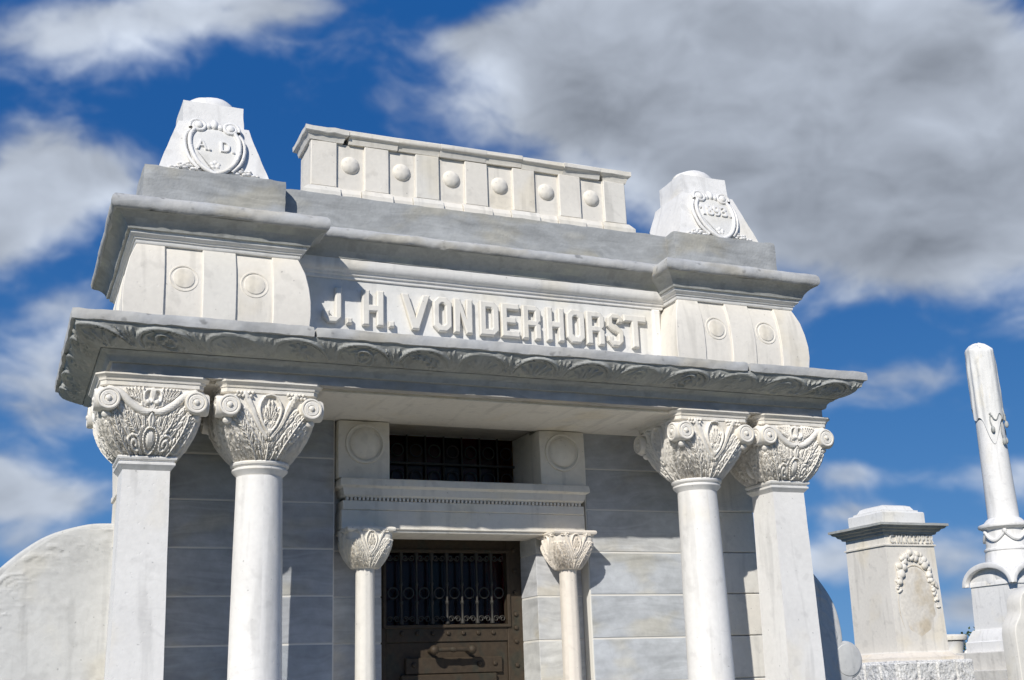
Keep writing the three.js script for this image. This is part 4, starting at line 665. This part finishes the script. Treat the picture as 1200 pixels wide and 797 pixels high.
{ // broken column under a cloth
  const xc = 10.19, zc = -6.55, Y = (y) => y + E, t = thing('broken_column_monument', 'tall white broken column draped with a tasselled cloth on an arched pedestal', 'monument', xc, 0, zc);
  const sq = (k) => rect(-k, k, -k, k);
  part('stone_step', finish(worn(sweep(sq(.78), [[0, 0], [0, Y(.07)], [-.01, Y(.08)]], .1, .006), .003)), M.step, t);
  part('stone_step', finish(sweep(sq(.62), [[0, Y(.075)], [0, Y(.30)], [-.01, Y(.31)]], .1, .005)), M.step, t);
  part('pedestal_base', finish(sweep(sq(.42), [[.08, Y(.30)], [.08, Y(.44)], [.06, Y(.455)], [.05, Y(.50)], [.02, Y(.56)], [0, Y(.60)]], .1, .003)), M.white, t);
  part('pedestal_die', finish(sweep(sq(.40), [[.0, Y(.59)], [-.02, Y(1.28)]], .1, .003)), M.white, t);
  const arch = new THREE.Shape(); { const A = []; for (let k = 0; k <= 16; k++) { const a = Math.PI * (1 - k / 16); A.push(new THREE.Vector2(Math.cos(a) * .46, 1.17 + Math.sin(a) * .30)); } arch.setFromPoints([...A, ...A.slice().reverse().map((p) => new THREE.Vector2(p.x * .86, 1.17 + (p.y - 1.17) * .76))]); }
  const fill = new THREE.Shape(); { const A = []; for (let k = 0; k <= 16; k++) { const a = Math.PI * (1 - k / 16); A.push(new THREE.Vector2(Math.cos(a) * .40, 1.17 + Math.sin(a) * .25)); } fill.setFromPoints(A); }
  for (let f = 0; f < 4; f++) { const g = join([extr(arch, .06, .012, 12, 2).translate(0, E, .40), extr(fill, .38, .004, 12, 1).translate(0, E, .0)]); g.rotateY(f * Math.PI / 2); part('arched_gable', finish(g, .6), M.white, t); }
  part('column_foot', finish(lathe([[.40, 1.20], [.385, 1.34], [.33, 1.42], [.315, 1.50], [.30, 1.60], [.295, 1.62], [.31, 1.635], [.31, 1.655], [.285, 1.67], [.275, 1.70], [.275, 1.90], [.285, 1.915], [.345, 1.945], [.350, 1.965], [.345, 1.985], [.27, 2.01], [.225, 2.06], [.20, 2.075]], 56).translate(0, E, 0), .5), M.white, t);
  { const sw = []; for (let f = 0; f < 6; f++) { const p = []; for (let k = 0; k <= 12; k++) { const a = (f + k / 12) * Math.PI / 3 + .3, y = Y(1.875) - .11 * Math.sin(k / 12 * Math.PI); p.push([Math.cos(a) * .29, y, Math.sin(a) * .29]); } sw.push(tube(p, .022, 24, 6), ball(Math.cos(f * Math.PI / 3 + .3) * .285, Y(1.88), Math.sin(f * Math.PI / 3 + .3) * .285, .035)); } part('swag', finish(join(sw), 1), M.white, t); }
  part('column_shaft', finish(worn(lathe([[.205, 2.06], [.202, 2.3], [.192, 2.9], [.182, 3.5], [.172, 4.1], [.168, 4.4], [.08, 4.46], [0, 4.46]], 48).translate(0, E, 0), .004)), M.white, t);
  { // cloth: hangs over the stump, hem higher and lower round the shaft
    const P = [], I = [], na = 120, nb = 44; for (let j = 0; j <= nb; j++) for (let i = 0; i <= na; i++) { const a = i / na * 2 * Math.PI, s = j / nb, hem = 3.38 + .20 * Math.sin(a * 2 + .4) + .10 * Math.sin(a * 5), top = 4.50 + .03 * Math.sin(a * 2 + 1); let r, y; const fold = Math.sin(a * 9 + 2 * Math.sin(a * 2)) * .5 + .5;
      if (s < .2) { const q = s / .2; r = .192 * Math.sin(q * Math.PI / 2); y = mix(top + .035, top - .07, 1 - Math.cos(q * Math.PI / 2)); } else { const q = (s - .2) / .8; y = mix(top - .07, hem, q); r = mix(.192, .198, q) + fold * .014 * smooth(0, .3, q); }
      r += .012 * fbm3(Math.cos(a) * 3, y * 3, Math.sin(a) * 3, 3) * smooth(0, .2, s); P.push(Math.cos(a) * r, y + E + .07 * fbm3(Math.cos(a) * 3, 2 + s * 6, Math.sin(a) * 3, 3) * smooth(.3, .1, s), Math.sin(a) * r); }
    for (let j = 0; j < nb; j++) for (let i = 0; i < na; i++) { const a = j * (na + 1) + i; I.push(a, a + 1, a + na + 2, a, a + na + 2, a + na + 1); }
    const g = new THREE.BufferGeometry(); g.setAttribute('position', new THREE.Float32BufferAttribute(P, 3)); g.setIndex(I); part('cloth', finish(g, 1), M.white2, t);
    const c = []; for (const [a, y] of [[2.2, 3.42], [1.55, 3.25], [1.0, 3.5], [.2, 3.3]]) { c.push(tube([[Math.cos(a) * .20, Y(y + .1), Math.sin(a) * .20], [Math.cos(a + .1) * .215, Y(y), Math.sin(a + .1) * .215], [Math.cos(a) * .22, Y(y - .12), Math.sin(a) * .22]], .009, 12, 6), ball(Math.cos(a) * .222, Y(y - .14), Math.sin(a) * .222, .028, .05, .028)); }
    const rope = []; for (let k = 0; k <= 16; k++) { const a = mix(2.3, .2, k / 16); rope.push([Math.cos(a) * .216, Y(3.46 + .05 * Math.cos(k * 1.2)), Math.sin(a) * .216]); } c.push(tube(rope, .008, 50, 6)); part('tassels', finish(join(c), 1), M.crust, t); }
}
{ // headstone with a curved shoulder, cut by the frame
  const sh = new THREE.Shape(); sh.moveTo(-.45, 0); sh.lineTo(-.45, 1.93); sh.bezierCurveTo(-.44, 2.08, -.34, 2.08, -.335, 2.20); sh.bezierCurveTo(-.33, 2.34, -.20, 2.42, 0, 2.42); sh.bezierCurveTo(.20, 2.42, .33, 2.34, .335, 2.20); sh.bezierCurveTo(.34, 2.08, .44, 2.08, .45, 1.93); sh.lineTo(.45, 0); sh.closePath();
  const t = thing('shouldered_headstone', 'pale grey marble headstone with curved shoulders in front of the broken column', 'headstone', 7.20, 0, -3.3);
  part('slab', finish(worn(extr(sh, .16, .016, 16, 3).translate(0, 0, -.06), .004, 5), .5), M.cream2, t);
  part('foot', finish(cbox(-.55, .55, 0, .22, -.17, .21, .012)), M.granite, t);
}
{ // round pedestal and small stones beyond
  const t = thing('round_pedestal', 'small round white pedestal with a wide flat lid between the larger monuments', 'pedestal', 9.93, 0, -7.6), Y = (y) => y + E;
  part('drum', finish(lathe([[.30, 0], [.30, .3], [.26, .34], [.19, .4], [.16, Y(.1)], [.155, Y(.36)], [.18, Y(.44)], [.20, Y(.48)]], 36)), M.white, t);
  part('lid', finish(lathe([[.15, Y(.478)], [.225, Y(.50)], [.235, Y(.53)], [.235, Y(.555)], [.20, Y(.575)], [0, Y(.585)]], 36)), M.dull, t);
  const s2 = thing('ball_stone', 'small white stone post with a ball top beside the round pedestal', 'gravestone', 10.18, 0, -7.55);
  part('post', finish(lathe([[.12, 0], [.12, .5], [.07, .55], [.055, Y(.22)]], 24)), M.white, s2); part('ball', finish(ball(0, Y(.30), 0, .078), 1), M.white, s2);
  const s3 = thing('stepped_gravestone', 'cream marble gravestone with stepped shoulder just behind the pedestal tomb', 'gravestone', 9.55, 0, -7.9);
  part('slab', finish(join([cbox(-.22, .22, 0, Y(.40), -.08, .08), cbox(-.17, .17, Y(.40), Y(.70), -.075, .075)])), M.cream2, s3);
}
// distant trees
{
  const leafM = [tint(.045, .075, .022), tint(.06, .095, .03), tint(.035, .06, .02)].map((c) => std({ color: c, roughness: .9, side: THREE.DoubleSide }));
  const tree = (label, x, z, h, w) => {
    const t = thing('tree', label, 'tree', x, 0, z, null); seed = Math.floor(1000 + x * 13 + z * 7) >>> 0;
    const limbs = [tube([[0, -.1, 0], [.05 * h * .1, h * .3, 0], [0, h * .75, .03]], h * .025, 10, 7)]; for (let k = 0; k < 7; k++) { const a = k * 2.4, y = h * mix(.25, .7, k / 7); limbs.push(tube([[0, y, 0], [Math.cos(a) * w * .25, y + h * .1, Math.sin(a) * w * .25], [Math.cos(a) * w * .42, y + h * .16, Math.sin(a) * w * .42]], h * .009, 6, 5)); }
    part('trunk', finish(join(limbs), 1), std({ color: tint(.07, .055, .04) }), t);
    const cl = [...Array(26)].map(() => { const a = rr(0, 6.28), q = Math.sqrt(rnd()), y = rr(.28, .95); const s = Math.sin(Math.PI * clamp((y - .15) / .85)); return [Math.cos(a) * q * w * .5 * s, y * h, Math.sin(a) * q * w * .5 * s, rr(.10, .2) * w]; });
    const P = [], col = []; const v = V3(), e = new THREE.Euler(), lf = [[0, 0, 0], [.5, .5, 0], [0, 1.4, .1], [-.5, .5, 0]];
    for (let k = 0; k < 5200; k++) { const c = cl[k % 26], a = rr(0, 6.28), b = Math.acos(rr(-1, 1)), q = Math.cbrt(rr(.1, 1)) * c[3]; e.set(rr(0, 6.3), rr(0, 6.3), rr(0, 6.3)); const s = rr(.018, .034) * h, ps = lf.map((l) => V3(l[0] * s, l[1] * s, l[2] * s).applyEuler(e).add(V3(c[0] + Math.cos(a) * Math.sin(b) * q, c[1] + Math.cos(b) * q, c[2] + Math.sin(a) * Math.sin(b) * q))); for (const i of [0, 1, 2, 0, 2, 3]) P.push(ps[i].x, ps[i].y, ps[i].z); }
    const g = new THREE.BufferGeometry(); g.setAttribute('position', new THREE.Float32BufferAttribute(P, 3)); g.computeVertexNormals(); part('crown', g, leafM[0], t);
  };
  tree('dark green bushy tree behind the round pedestal', 33, -30, 3.6, 3.6);
}
shade(scene);
renderer.render(scene, camera);
